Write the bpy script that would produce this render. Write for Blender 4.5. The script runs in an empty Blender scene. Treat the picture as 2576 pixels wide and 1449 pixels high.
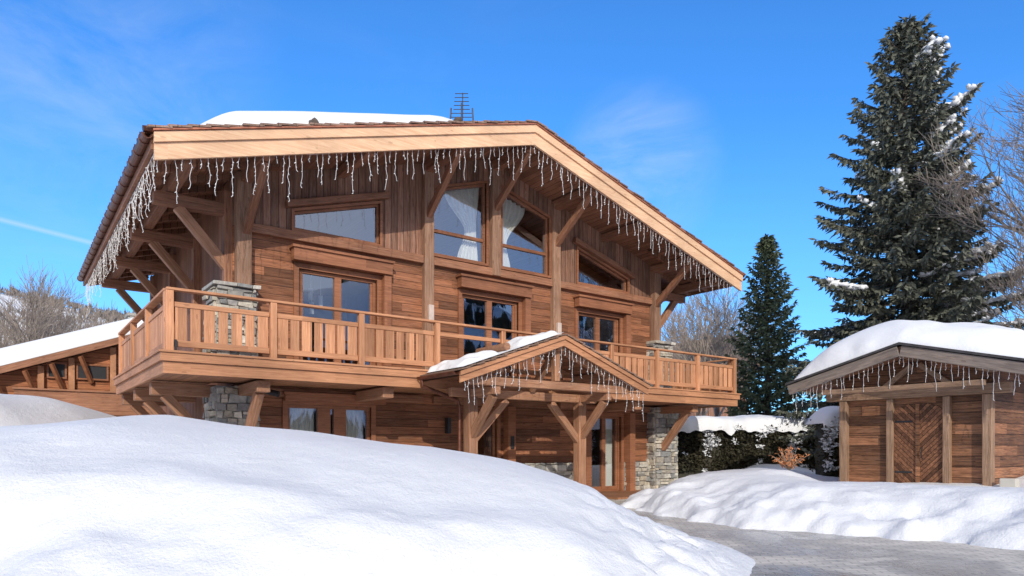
import bpy, math, random
import numpy as np
from mathutils import Vector, Matrix, noise
random.seed(7)
rng = np.random.default_rng(7)
sc = bpy.context.scene
COL = sc.collection
TH = math.radians(53.5); CT, ST = math.cos(TH), math.sin(TH)
CAMZ = 1.4
def W(a, d):            # a = metres sideways, d = metres ahead of the viewpoint
    return (CT*d + ST*a, ST*d - CT*a)
def sm(e0, e1, x):
    t = np.clip((x-e0)/(e1-e0), 0, 1); return t*t*(3-2*t)

# ------------------------------------------------------------ materials
class NG:
    def __init__(s, nt): s.nt = nt
    def n(s, t, **k):
        nd = s.nt.nodes.new(t)
        for a, b in k.items(): setattr(nd, a, b)
        return nd
    def l(s, a, b): s.nt.links.new(a, b)
    def m(s, op, a, b=None, c=None, clamp=False):
        nd = s.nt.nodes.new('ShaderNodeMath'); nd.operation = op; nd.use_clamp = clamp
        for i, v in enumerate((a, b, c)):
            if v is None: continue
            if isinstance(v, (int, float)): nd.inputs[i].default_value = v
            else: s.l(v, nd.inputs[i])
        return nd.outputs[0]
    def mix(s, f, a, b, bt='MIX'):
        nd = s.nt.nodes.new('ShaderNodeMix'); nd.data_type = 'RGBA'; nd.blend_type = bt
        for idx, v in ((0, f), (6, a), (7, b)):
            if isinstance(v, (int, float)): nd.inputs[idx].default_value = v
            elif isinstance(v, (tuple, list)): nd.inputs[idx].default_value = (*v[:3], 1)
            else: s.l(v, nd.inputs[idx])
        return nd.outputs[2]
def newmat(name):
    m = bpy.data.materials.new(name); m.use_nodes = True
    g = NG(m.node_tree); b = m.node_tree.nodes['Principled BSDF']
    return m, g, b
def objcoord(g): return g.n('ShaderNodeTexCoord').outputs['Object']
def noise_tex(g, vec, scale, detail=4, rough=.55, mapping=None, dist=0.0):
    if mapping is not None:
        mp = g.n('ShaderNodeMapping'); mp.inputs['Scale'].default_value = mapping
        g.l(vec, mp.inputs['Vector']); vec = mp.outputs[0]
    t = g.n('ShaderNodeTexNoise'); t.inputs['Scale'].default_value = scale
    t.inputs['Detail'].default_value = detail; t.inputs['Roughness'].default_value = rough
    t.inputs['Distortion'].default_value = dist
    g.l(vec, t.inputs['Vector']); return t.outputs['Fac']
def ramp(g, fac, stops):
    r = g.n('ShaderNodeValToRGB'); els = r.color_ramp.elements
    while len(els) < len(stops): els.new(0.5)
    for e, (p, c) in zip(els, stops):
        e.position = p; e.color = (*c, 1)
    g.l(fac, r.inputs[0]); return r.outputs[0]

def wood(name, c1, c2, mode='B', plank=.18, gap=.05, rough=.62, var=.35, weather=.0, bump=.5, ycen=0, shift=0.):
    m, g, b = newmat(name)
    v = objcoord(g)
    sx = g.n('ShaderNodeSeparateXYZ'); g.l(v, sx.inputs[0]); X, Y, Z = sx.outputs
    info = g.n('ShaderNodeObjectInfo')
    if mode == 'H': co, gs = Z, (1, 1, 22)
    elif mode == 'V': co, gs = g.m('ADD', X, Y), (22, 22, 1)
    elif mode == 'S': co, gs = X, (22, 1, 22)
    elif mode == 'D': co, gs = g.m('SUBTRACT', Z, g.m('ABSOLUTE', g.m('SUBTRACT', Y, ycen))), (3, 10, 10)
    else: co, gs = None, (1, 18, 18)
    add = g.n('ShaderNodeVectorMath'); add.operation = 'ADD'
    cmb = g.n('ShaderNodeCombineXYZ')
    g.l(v, add.inputs[0]); g.l(cmb.outputs[0], add.inputs[1])
    gapv = None
    if co is not None:
        q = g.m('DIVIDE', g.m('ADD', co, shift), plank); fl = g.m('FLOOR', q); fr = g.m('FRACT', q)
        if mode == 'H':     # boards butt-jointed along their length
            seg = g.m('FLOOR', g.m('ADD', g.m('DIVIDE', g.m('ADD', X, Y), 2.7), g.m('MULTIPLY', g.m('FRACT', g.m('MULTIPLY', fl, .618)), 1.0)))
            fl2 = g.m('ADD', fl, g.m('MULTIPLY', seg, 17.3))
        else: fl2 = fl
        wn = g.n('ShaderNodeTexWhiteNoise', noise_dimensions='1D'); g.l(fl2, wn.inputs['W'])
        rnd = wn.outputs['Value']
        if gap > 0: gapv = g.m('LESS_THAN', fr, gap)
    else: rnd = info.outputs['Random']
    off = g.m('MULTIPLY', rnd, 37.0)
    for i in range(3): g.l(off, cmb.inputs[i])
    gv = add.outputs[0]
    grain = noise_tex(g, gv, 1.6, 6, .65, gs, .6)
    fine = noise_tex(g, gv, 6.0, 2, .6, gs)
    big = noise_tex(g, v, .9, 3, .5)
    gf = g.m('ADD', g.m('MULTIPLY', grain, .7), g.m('MULTIPLY', fine, .3))
    cm = tuple((a+b_)/2 for a, b_ in zip(c1, c2))
    col = ramp(g, gf, [(.35, c1), (.5, cm), (.64, c2)])
    k = g.m('ADD', g.m('MULTIPLY', rnd, var), 1-var*.5)
    k = g.m('MULTIPLY', k, g.m('ADD', g.m('MULTIPLY', big, .85), .58))
    kk = g.n('ShaderNodeCombineXYZ')
    for i in range(3): g.l(k, kk.inputs[i])
    col = g.mix(1.0, col, kk.outputs[0], 'MULTIPLY')
    if weather > 0:
        wf = g.m('MULTIPLY', g.m('SUBTRACT', noise_tex(g, gv, 2.2, 4, .7, tuple(.4*t if t > 5 else t for t in gs)), .47, clamp=True), weather*5, clamp=True)
        col = g.mix(wf, col, (.36, .27, .21))
    vo = g.n('ShaderNodeTexVoronoi'); mp = g.n('ShaderNodeMapping'); mp.inputs['Scale'].default_value = tuple(2.2 if t < 5 else 7 for t in gs)
    g.l(gv, mp.inputs[0]); g.l(mp.outputs[0], vo.inputs['Vector']); vo.inputs['Scale'].default_value = 1
    kn = g.m('LESS_THAN', vo.outputs['Distance'], .12)
    col = g.mix(g.m('MULTIPLY', kn, .4), col, tuple(t*.45 for t in c1))
    h = gf
    if gapv is not None:
        col = g.mix(g.m('MULTIPLY', gapv, .82), col, tuple(t*.13 for t in c1))
        h = g.m('SUBTRACT', g.m('ADD', gf, g.m('MULTIPLY', rnd, .5)), g.m('MULTIPLY', gapv, 2.0))
    g.l(col, b.inputs['Base Color'])
    b.inputs['Roughness'].default_value = rough
    b.inputs['Specular IOR Level'].default_value = .25
    bp = g.n('ShaderNodeBump'); bp.inputs['Strength'].default_value = bump; bp.inputs['Distance'].default_value = .012
    g.l(h, bp.inputs['Height']); g.l(bp.outputs[0], b.inputs['Normal'])
    return m

M_wall = wood('wall_boards', (.115, .043, .021), (.36, .150, .073), 'H', .19, .055, var=.9, weather=.12)
M_wallv = wood('upright_boards', (.115, .052, .032), (.36, .185, .115), 'V', .17, .085, var=.85, weather=.28)
M_wallvd = wood('side_boards', (.14, .058, .031), (.32, .145, .08), 'V', .17, .06, var=.5)
M_post = wood('old_beam_wood', (.18, .088, .050), (.42, .245, .155), 'B', var=.3, weather=.32, bump=.9)
M_beam = wood('brown_beam_wood', (.16, .067, .036), (.38, .18, .10), 'B', var=.35, weather=.14, bump=.7)
M_soff = wood('soffit_boards', (.17, .076, .042), (.35, .17, .098), 'S', .16, .07, var=.5)
M_bal = wood('balcony_boards', (.38, .165, .082), (.61, .31, .165), 'V', .2, 0, var=.6, bump=.35)
M_balh = wood('balcony_rail_wood', (.36, .16, .08), (.57, .285, .15), 'H', .5, 0, var=.3, bump=.35)
M_balu = wood('balcony_soffit', (.25, .11, .055), (.39, .19, .10), 'S', .15, .06, var=.3)
M_fas = wood('larch_fascia', (.62, .35, .20), (.80, .55, .35), 'H', 3.1, 0, var=.1, bump=.2, rough=.5)
M_frame = wood('window_frame_wood', (.20, .080, .040), (.37, .16, .083), 'H', .7, 0, var=.3, bump=.25, rough=.45)
M_porch = wood('porch_wood', (.22, .098, .052), (.43, .225, .128), 'B', var=.35, weather=.2, bump=.7)
M_shedw = wood('aged_shed_boards', (.055, .022, .012), (.36, .165, .082), 'H', .24, .05, var=.95, weather=.12, bump=1.)
M_shedb = wood('grey_shed_beams', (.14, .080, .05), (.38, .24, .15), 'B', var=.35, weather=.28, bump=.9)
M_shedd = wood('shed_door_boards', (.055, .023, .013), (.28, .125, .063), 'D', .11, .14, var=.85, ycen=7.17)
M_sroof = wood('shed_roof_edge', (.12, .09, .075), (.28, .23, .195), 'B', var=.3, weather=.5)
M_tile = wood('wood_shingles', (.14, .09, .07), (.34, .22, .16), 'S', .35, .03, var=.6)

def simple(name, col, rough=.5, metal=0, spec=.5, nz=0, nscale=8, bump=0):
    m, g, b = newmat(name)
    b.inputs['Base Color'].default_value = (*col, 1); b.inputs['Roughness'].default_value = rough
    b.inputs['Metallic'].default_value = metal; b.inputs['Specular IOR Level'].default_value = spec
    f = noise_tex(g, objcoord(g), nscale, 4)
    if nz:
        c = ramp(g, f, [(.3, tuple(t*(1-nz) for t in col)), (.7, tuple(min(1, t*(1+nz)) for t in col))])
        g.l(c, b.inputs['Base Color'])
    if bump:
        bp = g.n('ShaderNodeBump'); bp.inputs['Strength'].default_value = bump; bp.inputs['Distance'].default_value = .03
        g.l(f, bp.inputs['Height']); g.l(bp.outputs[0], b.inputs['Normal'])
    return m
M_copper = simple('aged_copper', (.14, .055, .033), .4, .7, nz=.4)
M_flash = simple('copper_flashing', (.45, .17, .10), .45, .4, nz=.3)
M_wire = simple('white_light_cable', (.88, .88, .88), .5, nz=.03)
M_metal = simple('antenna_metal', (.07, .07, .08), .5, .4, nz=.2)
M_black = simple('black_metal', (.02, .02, .022), .5, nz=.2)
M_lampw = simple('lamp_cover', (.62, .50, .43), .5, nz=.1)
M_curt = simple('cream_curtain_cloth', (.88, .85, .76), .9, nz=.05, nscale=20)
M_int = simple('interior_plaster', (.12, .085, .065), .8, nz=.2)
M_bark = simple('bark', (.10, .075, .06), .9, nz=.4, nscale=12, bump=.6)
M_twig = simple('bare_twigs', (.27, .22, .18), .9, nz=.35, nscale=3)
M_orange = simple('dry_orange_leaves', (.50, .19, .07), .8, nz=.4)
M_mortar = simple('mortar', (.34, .31, .27), .9, nz=.3, nscale=20, bump=.6)
M_slate = simple('dark_roofing', (.05, .045, .045), .7, nz=.4)
M_plastic = simple('beige_enclosure', (.55, .52, .45), .5, nz=.05)
def mk_foliage(name, c1, c2):
    m, g, b = newmat(name)
    pos = objcoord(g)
    f = noise_tex(g, pos, 1.3, 5, .7); f2 = noise_tex(g, pos, 14, 2)
    ff = g.m('ADD', g.m('MULTIPLY', f, .6), g.m('MULTIPLY', f2, .4))
    g.l(ramp(g, ff, [(.36, c1), (.64, c2)]), b.inputs['Base Color'])
    b.inputs['Roughness'].default_value = .6; b.inputs['Specular IOR Level'].default_value = .3
    return m
M_needle = mk_foliage('spruce_needles', (.045, .052, .04), (.19, .195, .145))
M_needle2 = mk_foliage('fir_needles', (.045, .062, .034), (.16, .185, .095))
M_hedge = mk_foliage('hedge_leaves', (.02, .022, .013), (.07, .058, .032))
M_forest = mk_foliage('far_forest', (.13, .105, .085), (.30, .25, .21))
def mk_glass():
    m, g, b = newmat('window_glass'); nt = m.node_tree
    nt.nodes.remove(b)
    out = nt.nodes['Material Output']
    tr = g.n('ShaderNodeBsdfTransparent'); tr.inputs[0].default_value = (.92, .95, .95, 1)
    gl = g.n('ShaderNodeBsdfGlossy'); gl.inputs['Color'].default_value = (.88, .92, 1, 1); gl.inputs['Roughness'].default_value = .01
    f = noise_tex(g, objcoord(g), 1.0, 1)
    bp = g.n('ShaderNodeBump'); bp.inputs['Strength'].default_value = .14; bp.inputs['Distance'].default_value = .05
    g.l(f, bp.inputs['Height']); g.l(bp.outputs[0], gl.inputs['Normal'])
    fr = g.n('ShaderNodeFresnel'); fr.inputs[0].default_value = 1.5
    fac = g.m('ADD', fr.outputs[0], .22, clamp=True)
    mx = g.n('ShaderNodeMixShader'); g.l(fac, mx.inputs[0]); g.l(tr.outputs[0], mx.inputs[1]); g.l(gl.outputs[0], mx.inputs[2])
    g.l(mx.outputs[0], out.inputs[0]); return m
M_glass = mk_glass()
def mk_snow(name, s1=.35, tint=(.815, .825, .84), dist=.05):
    m, g, b = newmat(name); pos = objcoord(g)
    f1 = noise_tex(g, pos, 1.1, 5, .58); f2 = noise_tex(g, pos, 34, 5, .7); f3 = noise_tex(g, pos, 6, 4, .6)
    g.l(ramp(g, f1, [(.3, tuple(t*.93 for t in tint)), (.7, tint)]), b.inputs['Base Color'])
    b.inputs['Roughness'].default_value = .6; b.inputs['Specular IOR Level'].default_value = .15
    h = g.m('ADD', g.m('MULTIPLY', f2, .50), g.m('ADD', g.m('MULTIPLY', f3, .6), g.m('MULTIPLY', f1, 1.0)))
    bp = g.n('ShaderNodeBump'); bp.inputs['Strength'].default_value = s1; bp.inputs['Distance'].default_value = dist
    g.l(h, bp.inputs['Height']); g.l(bp.outputs[0], b.inputs['Normal'])
    return m
M_snow = mk_snow('snow', .65, dist=.055); M_snowr = mk_snow('roof_snow', .35)
def mk_stone():
    m, g, b = newmat('field_stone'); pos = objcoord(g)
    at = g.n('ShaderNodeAttribute', attribute_name='stone')
    f = noise_tex(g, pos, 9, 6, .7)
    c = g.mix(.8, at.outputs['Color'], ramp(g, f, [(.3, (.5, .48, .45)), (.7, (1.3, 1.26, 1.2))]), 'MULTIPLY')
    g.l(c, b.inputs['Base Color']); b.inputs['Roughness'].default_value = .85
    bp = g.n('ShaderNodeBump'); bp.inputs['Strength'].default_value = .8; bp.inputs['Distance'].default_value = .03
    g.l(f, bp.inputs['Height']); g.l(bp.outputs[0], b.inputs['Normal'])
    return m
M_stone = mk_stone()
def mk_paving():
    m, g, b = newmat('stone_setts'); pos = objcoord(g)
    mp = g.n('ShaderNodeMapping'); mp.inputs['Rotation'].default_value = (0, 0, .78); g.l(pos, mp.inputs[0])
    br = g.n('ShaderNodeTexBrick'); g.l(mp.outputs[0], br.inputs['Vector'])
    br.inputs['Scale'].default_value = 1; br.inputs['Brick Width'].default_value = .24; br.inputs['Row Height'].default_value = .12
    br.inputs['Mortar Size'].default_value = .008
    br.inputs['Color1'].default_value = (.62, .58, .52, 1); br.inputs['Color2'].default_value = (.52, .49, .45, 1)
    br.inputs['Mortar'].default_value = (.32, .30, .27, 1)
    f = noise_tex(g, pos, .6, 6, .68, None, .8); f2 = noise_tex(g, pos, 12, 4)
    c = g.mix(.85, br.outputs['Color'], ramp(g, f, [(.40, (.45, .45, .46)), (.49, (.82, .81, .79)), (.60, (1.2, 1.18, 1.13))]), 'MULTIPLY')
    fs = g.m('MULTIPLY', g.m('SUBTRACT', noise_tex(g, pos, 2.3, 7, .75), .62, clamp=True), 4., clamp=True)
    c = g.mix(fs, c, (.6, .62, .66))
    g.l(c, b.inputs['Base Color'])
    g.l(ramp(g, f, [(.42, (.22,)*3), (.55, (.8,)*3)]), b.inputs['Roughness'])
    bp = g.n('ShaderNodeBump'); bp.inputs['Strength'].default_value = .25; bp.inputs['Distance'].default_value = .008
    g.l(g.m('ADD', g.m('MULTIPLY', f2, .6), g.m('MULTIPLY', g.m('SUBTRACT', 1., br.outputs['Fac']), .5)), bp.inputs['Height']); g.l(bp.outputs[0], b.inputs['Normal'])
    return m
M_pave = mk_paving()

# ------------------------------------------------------------ mesh helpers
class MB:
    def __init__(s): s.v = []; s.f = []; s.mi = []; s.c = []
    def face(s, idx, mi=0, c=None): s.f.append(idx); s.mi.append(mi); s.c.append(c)
    def box(s, x0, x1, y0, y1, z0, z1, mi=0, c=None, j=0):
        n = len(s.v)
        for z in (z0, z1):
            for x, y in ((x0, y0), (x1, y0), (x1, y1), (x0, y1)):
                s.v.append((x+random.uniform(-j, j), y+random.uniform(-j, j), z+random.uniform(-j, j)))
        for q in ((3, 2, 1, 0), (4, 5, 6, 7), (0, 1, 5, 4), (1, 2, 6, 5), (2, 3, 7, 6), (3, 0, 4, 7)):
            s.face([n+i for i in q], mi, c)
        return s
    def beam(s, p0, p1, w, h, mi=0):
        p0 = Vector(p0); p1 = Vector(p1); d = (p1-p0).normalized()
        up = Vector((0, 0, 1)) if abs(d.z) < .95 else Vector((0, 1, 0))
        r = d.cross(up).normalized(); u = r.cross(d).normalized()
        n = len(s.v)
        for p in (p0, p1):
            for a, b in ((-1, -1), (1, -1), (1, 1), (-1, 1)):
                s.v.append(tuple(p + r*a*w/2 + u*b*h/2))
        for q in ((3, 2, 1, 0), (4, 5, 6, 7), (0, 1, 5, 4), (1, 2, 6, 5), (2, 3, 7, 6), (3, 0, 4, 7)):
            s.face([n+i for i in q], mi)
        return s
    def prism(s, poly, y0, y1, mi=0, axis='y'):
        n = len(s.v); k = len(poly)
        for y in (y0, y1):
            for p in poly:
                s.v.append((p[0], y, p[1]) if axis == 'y' else (y, p[0], p[1]))
        s.face([n+i for i in range(k)], mi); s.face([n+k+i for i in reversed(range(k))], mi)
        for i in range(k):
            j = (i+1) % k; s.face([n+j, n+i, n+k+i, n+k+j], mi)
        return s
    def ring(s, outer, inner, y0, y1, mi=0):
        k = len(outer); n = len(s.v)
        for y in (y0, y1):
            for P in (outer, inner):
                for p in P: s.v.append((p[0], y, p[1]))
        for i in range(k):
            j = (i+1) % k
            o0, o1, i0, i1 = n+i, n+j, n+k+i, n+k+j
            O0, O1, I0, I1 = o0+2*k, o1+2*k, i0+2*k, i1+2*k
            s.face([o0, o1, i1, i0], mi); s.face([O1, O0, I0, I1], mi)
            s.face([o1, o0, O0, O1], mi); s.face([i0, i1, I1, I0], mi)
        return s
    def tube(s, pts, radii, sides=6, mi=0, cap=True):
        if isinstance(radii, (int, float)): radii = [radii]*len(pts)
        pts = [Vector(p) for p in pts]; base = len(s.v); k = len(pts); pr = None
        for i, p in enumerate(pts):
            d = (pts[min(i+1, k-1)]-pts[max(i-1, 0)])
            d = d.normalized() if d.length > 1e-9 else Vector((0, 0, 1))
            if pr is None: pr = d.orthogonal().normalized()
            else:
                pr = pr - d*pr.dot(d)
                pr = pr.normalized() if pr.length > 1e-6 else d.orthogonal().normalized()
            q = d.cross(pr)
            for t in range(sides):
                an = 2*math.pi*t/sides
                s.v.append(tuple(p + (pr*math.cos(an)+q*math.sin(an))*radii[i]))
        for i in range(k-1):
            for t in range(sides):
                t2 = (t+1) % sides
                s.face([base+i*sides+t, base+i*sides+t2, base+(i+1)*sides+t2, base+(i+1)*sides+t], mi)
        if cap:
            s.face([base+t for t in reversed(range(sides))], mi)
            s.face([base+(k-1)*sides+t for t in range(sides)], mi)
        return s
    def blob(s, c, r, mi=0, seed=0, jit=.25, seg=8, rings=5, col=None):
        n = len(s.v)
        for i in range(rings+1):
            ph = math.pi*i/rings
            for t in range(seg):
                th = 2*math.pi*t/seg
                dv = Vector((math.sin(ph)*math.cos(th), math.sin(ph)*math.sin(th), math.cos(ph)))
                k = 1+jit*noise.noise(dv*1.6+Vector((seed*3.1, seed*1.7, c[0])))*2
                s.v.append((c[0]+dv.x*r[0]*k, c[1]+dv.y*r[1]*k, c[2]+dv.z*r[2]*k))
        for i in range(rings):
            for t in range(seg):
                t2 = (t+1) % seg
                s.face([n+i*seg+t, n+(i+1)*seg+t, n+(i+1)*seg+t2, n+i*seg+t2], mi, col)
        return s
WM = {}
def put(o, parent=None, world=None):
    COL.objects.link(o)
    world = world or Matrix.Identity(4)
    WM[o.name] = world
    if parent is not None:
        o.parent = parent; o.matrix_parent_inverse = WM[parent.name].inverted()
    o.matrix_basis = world
    return o
def meta(o, label=None, cat=None, group=None, kind=None):
    if label: o['label'] = label
    if cat: o['category'] = cat
    if group: o['group'] = group
    if kind: o['kind'] = kind
    return o
def obj(name, mb, mats, parent=None, world=None, smooth=False, bevel=0, label=None):
    me = bpy.data.meshes.new(name); me.from_pydata(mb.v, [], mb.f)
    if not isinstance(mats, (list, tuple)): mats = [mats]
    for m in mats: me.materials.append(m)
    me.polygons.foreach_set('material_index', mb.mi)
    if any(c is not None for c in mb.c):
        at = me.color_attributes.new('stone', 'FLOAT_COLOR', 'CORNER'); arr = []
        for f, c in zip(mb.f, mb.c):
            arr += list((*(c or (.3, .3, .3)), 1))*len(f)
        at.data.foreach_set('color', arr)
    if smooth: me.polygons.foreach_set('use_smooth', [True]*len(me.polygons))
    me.update()
    o = bpy.data.objects.new(name, me); put(o, parent, world)
    if bevel:
        bv = o.modifiers.new('b', 'BEVEL'); bv.width = bevel; bv.segments = 2; bv.limit_method = 'ANGLE'
    if label: o['label'] = label
    return o
def empty(name, loc, label, cat, group=None):
    o = bpy.data.objects.new(name, None); o.empty_display_size = .3
    put(o, None, Matrix.Translation(loc)); return meta(o, label, cat, group)
def beam(name, p0, p1, w, h, mat, parent, bevel=.014):
    p0 = Vector(p0); p1 = Vector(p1); L = (p1-p0).length; d = (p1-p0)/L
    up = Vector((0, 0, 1)) if abs(d.z) < .95 else Vector((0, 1, 0))
    r = up.cross(d).normalized(); u = d.cross(r).normalized()
    M = Matrix(((d.x, r.x, u.x, p0.x), (d.y, r.y, u.y, p0.y), (d.z, r.z, u.z, p0.z), (0, 0, 0, 1)))
    mb = MB().box(0, L, -w/2, w/2, -h/2, h/2)
    return obj(name, mb, mat, parent, M, bevel=bevel)
def offset_poly(P, t):
    n = len(P); out = []
    lines = []
    for i in range(n):
        a = P[i]; b = P[(i+1) % n]; dx, dz = b[0]-a[0], b[1]-a[1]; L = math.hypot(dx, dz)
        nx, nz = -dz/L, dx/L
        lines.append((nx, nz, nx*a[0]+nz*a[1]+t))
    for i in range(n):
        a1, b1, c1 = lines[i-1]; a2, b2, c2 = lines[i]
        D = a1*b2-a2*b1
        out.append(((c1*b2-c2*b1)/D, (a1*c2-a2*c1)/D))
    return out
STC = [(.50, .46, .39), (.40, .39, .36), (.58, .54, .46), (.33, .32, .31), (.46, .45, .42), (.53, .48, .39), (.29, .30, .30), (.65, .63, .57)]
def stones(mb, x0, x1, y0, y1, z0, z1, faces='flr', rh=(.08, .19), rw=(.12, .40)):
    for fc in faces:
        z = z0
        while z < z1-.04:
            h = min(random.uniform(*rh), z1-z)
            a, a1 = (x0, x1) if fc in 'fb' else (y0, y1)
            t = a-random.uniform(0, .1)
            while t < a1-.02:
                w = random.uniform(*rw); t2 = min(t+w, a1); t0 = max(t, a)
                pr = random.uniform(.0, .05); g_ = .009; j = .022
                c = random.choice(STC); k = random.uniform(.7, 1.15); c = tuple(q*k for q in c)
                zz0, zz1 = z+g_, z+h-g_
                if random.random() < .25 and h > .13 and t2-t0 > .12:   # two thin stones instead of one
                    zz1 = z+h*.5-g_*.5; c2 = random.choice(STC)
                    if fc == 'f': mb.box(t0+g_, t2-g_, y0-.03-pr, y0+.04, z+h*.5+g_*.5, z+h-g_, 0, c2, .01)
                    if fc == 'l': mb.box(x0-.03-pr, x0+.04, t0+g_, t2-g_, z+h*.5+g_*.5, z+h-g_, 0, c2, .01)
                    if fc == 'r': mb.box(x1-.04, x1+.03+pr, t0+g_, t2-g_, z+h*.5+g_*.5, z+h-g_, 0, c2, .01)
                    j = .01
                if t2-t0 > .05:
                    if fc == 'f': mb.box(t0+g_, t2-g_, y0-.03-pr, y0+.04, zz0, zz1, 0, c, j)
                    if fc == 'l': mb.box(x0-.03-pr, x0+.04, t0+g_, t2-g_, zz0, zz1, 0, c, j)
                    if fc == 'r': mb.box(x1-.04, x1+.03+pr, t0+g_, t2-g_, zz0, zz1, 0, c, j)
                t += w
            z += h
    mb.box(x0, x1, y0, y1, z0, z1-.01, 1)
    return mb
def grid_patch(name, P, nx, ny, mat, label=None, parent=None):
    mb = MB(); bot = []
    for j in range(ny+1):
        for i in range(nx+1):
            x, y, zt, zb = P(i/nx, j/ny); mb.v.append((x, y, zt)); bot.append((x, y, zb))
    for j in range(ny):
        for i in range(nx):
            a = j*(nx+1)+i; mb.face([a, a+1, a+nx+2, a+nx+1])
    n = len(mb.v); rim = [i for i in range(nx+1)] + [j*(nx+1)+nx for j in range(1, ny+1)] + [ny*(nx+1)+i for i in reversed(range(nx))] + [j*(nx+1) for j in reversed(range(1, ny))]
    for r in rim: mb.v.append(bot[r])
    k = len(rim)
    for i in range(k):
        j = (i+1) % k; mb.face([rim[j], rim[i], n+i, n+j])
    return obj(name, mb, mat, parent, smooth=True, label=label)
def snow_patch(name, x0, x1, y0, y1, nx, ny, zr, T, mat=None):
    def P(u, v):
        x = x0+(x1-x0)*u; y = y0+(y1-y0)*v; z = zr(x, y)
        return x, y, z+max(.006, T(x, y)), z+.004
    return grid_patch(name, P, nx, ny, mat or M_snowr)
def edgef(x, x0, x1, w):
    e = min(1, max(0, min(x-x0, x1-x)/w)); return math.sqrt(max(0, 1-(1-e)**2))

# ------------------------------------------------------------ camera, sun, sky
cam = bpy.data.cameras.new('camera'); co = bpy.data.objects.new('camera', cam); COL.objects.link(co)
co.location = (0, 0, CAMZ); co.rotation_euler = (math.radians(90), 0, math.radians(-36.5))
cam.lens = 36*1729/2576; cam.sensor_width = 36; cam.shift_y = .1555; cam.clip_end = 5000; cam.clip_start = .05
sc.camera = co
sc.view_settings.view_transform = 'Standard'; sc.view_settings.look = 'None'; sc.view_settings.exposure = 0
EL = math.radians(25); hx, hy = -.50, -.866
sl = bpy.data.lights.new('sun', 'SUN'); sl.energy = 3.1; sl.angle = math.radians(.5); sl.color = (1, .94, .85)
so = bpy.data.objects.new('sun', sl); COL.objects.link(so)
tos = Vector((hx*math.cos(EL), hy*math.cos(EL), math.sin(EL)))
so.rotation_euler = tos.to_track_quat('Z', 'Y').to_euler(); so.location = tos*50
w = bpy.data.worlds.new('World'); sc.world = w; w.use_nodes = True
g = NG(w.node_tree); bg = w.node_tree.nodes['Background']
sky = g.n('ShaderNodeTexSky', sky_type='NISHITA'); sky.sun_disc = False; sky.sun_elevation = EL
sky.sun_rotation = math.atan2(hx, hy); sky.altitude = 1100; sky.air_density = 1.0; sky.dust_density = .3; sky.ozone_density = 3.0
tint = g.mix(1.0, sky.outputs[0], (.50, 1.22, 1.86), 'MULTIPLY')
dirv = g.n('ShaderNodeTexCoord').outputs['Generated']
nv = g.n('ShaderNodeVectorMath', operation='NORMALIZE'); g.l(dirv, nv.inputs[0]); nv = nv.outputs[0]
sz = g.n('ShaderNodeSeparateXYZ'); g.l(nv, sz.inputs[0])
hz = g.m('POWER', g.m('SUBTRACT', 1., g.m('DIVIDE', g.m('ABSOLUTE', sz.outputs[2]), .42), clamp=True), 1.4)
tint = g.mix(g.m('MULTIPLY', hz, .55), tint, (2.3, 4.1, 6.0))
def pdir(px, py):
    u = (px-1288)/1729; v = (1125-py)/1729
    return Vector((CT+u*ST, ST-u*CT, v)).normalized()
def lobe(d, rad):
    vm = g.n('ShaderNodeVectorMath', operation='DOT_PRODUCT'); g.l(nv, vm.inputs[0]); vm.inputs[1].default_value = d
    mr = g.n('ShaderNodeMapRange'); mr.interpolation_type = 'SMOOTHSTEP'
    mr.inputs['From Min'].default_value = math.cos(rad); mr.inputs['From Max'].default_value = 1
    g.l(vm.outputs['Value'], mr.inputs['Value']); return mr.outputs[0]
cn = noise_tex(g, nv, 2.2, 7, .6, (1, 1, 3.5), 1.2)
cn2 = noise_tex(g, nv, 6, 6, .62, (1, 1, 2), .8)
wis = g.m('MULTIPLY', g.m('SUBTRACT', cn, .52, clamp=True), 3.0, clamp=True)
msk = g.m('ADD', g.m('MULTIPLY', lobe(pdir(1610, 430), .12), .70), g.m('ADD', g.m('MULTIPLY', lobe(pdir(230, 100), .22), .34), g.m('MULTIPLY', lobe(pdir(150, 330), .2), .25)))
c1 = g.m('MULTIPLY', msk, g.m('MULTIPLY', g.m('SUBTRACT', cn2, .32, clamp=True), 2.0, clamp=True))
d1, d2 = pdir(0, 552), pdir(235, 612); nn = d1.cross(d2).normalized()
vm = g.n('ShaderNodeVectorMath', operation='DOT_PRODUCT'); g.l(nv, vm.inputs[0]); vm.inputs[1].default_value = nn
ab = g.m('ABSOLUTE', vm.outputs['Value'])
ct = g.m('MULTIPLY', g.m('SUBTRACT', 1., g.m('DIVIDE', ab, .004), clamp=True), g.m('MULTIPLY', lobe(pdir(60, 568), .16), 1.2, clamp=True))
tot = g.m('ADD', g.m('ADD', g.m('MULTIPLY', wis, .06), c1), g.m('MULTIPLY', ct, .6), clamp=True)
ccol = g.mix(g.m('MULTIPLY', tot, .6), tint, (5.2, 5.8, 6.4))
# warm glow added to the unseen sunward sky to fill shade on the facade
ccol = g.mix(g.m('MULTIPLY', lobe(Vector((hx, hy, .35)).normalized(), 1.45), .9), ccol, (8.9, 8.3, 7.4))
g.l(ccol, bg.inputs[0]); bg.inputs[1].default_value = .15

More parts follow.
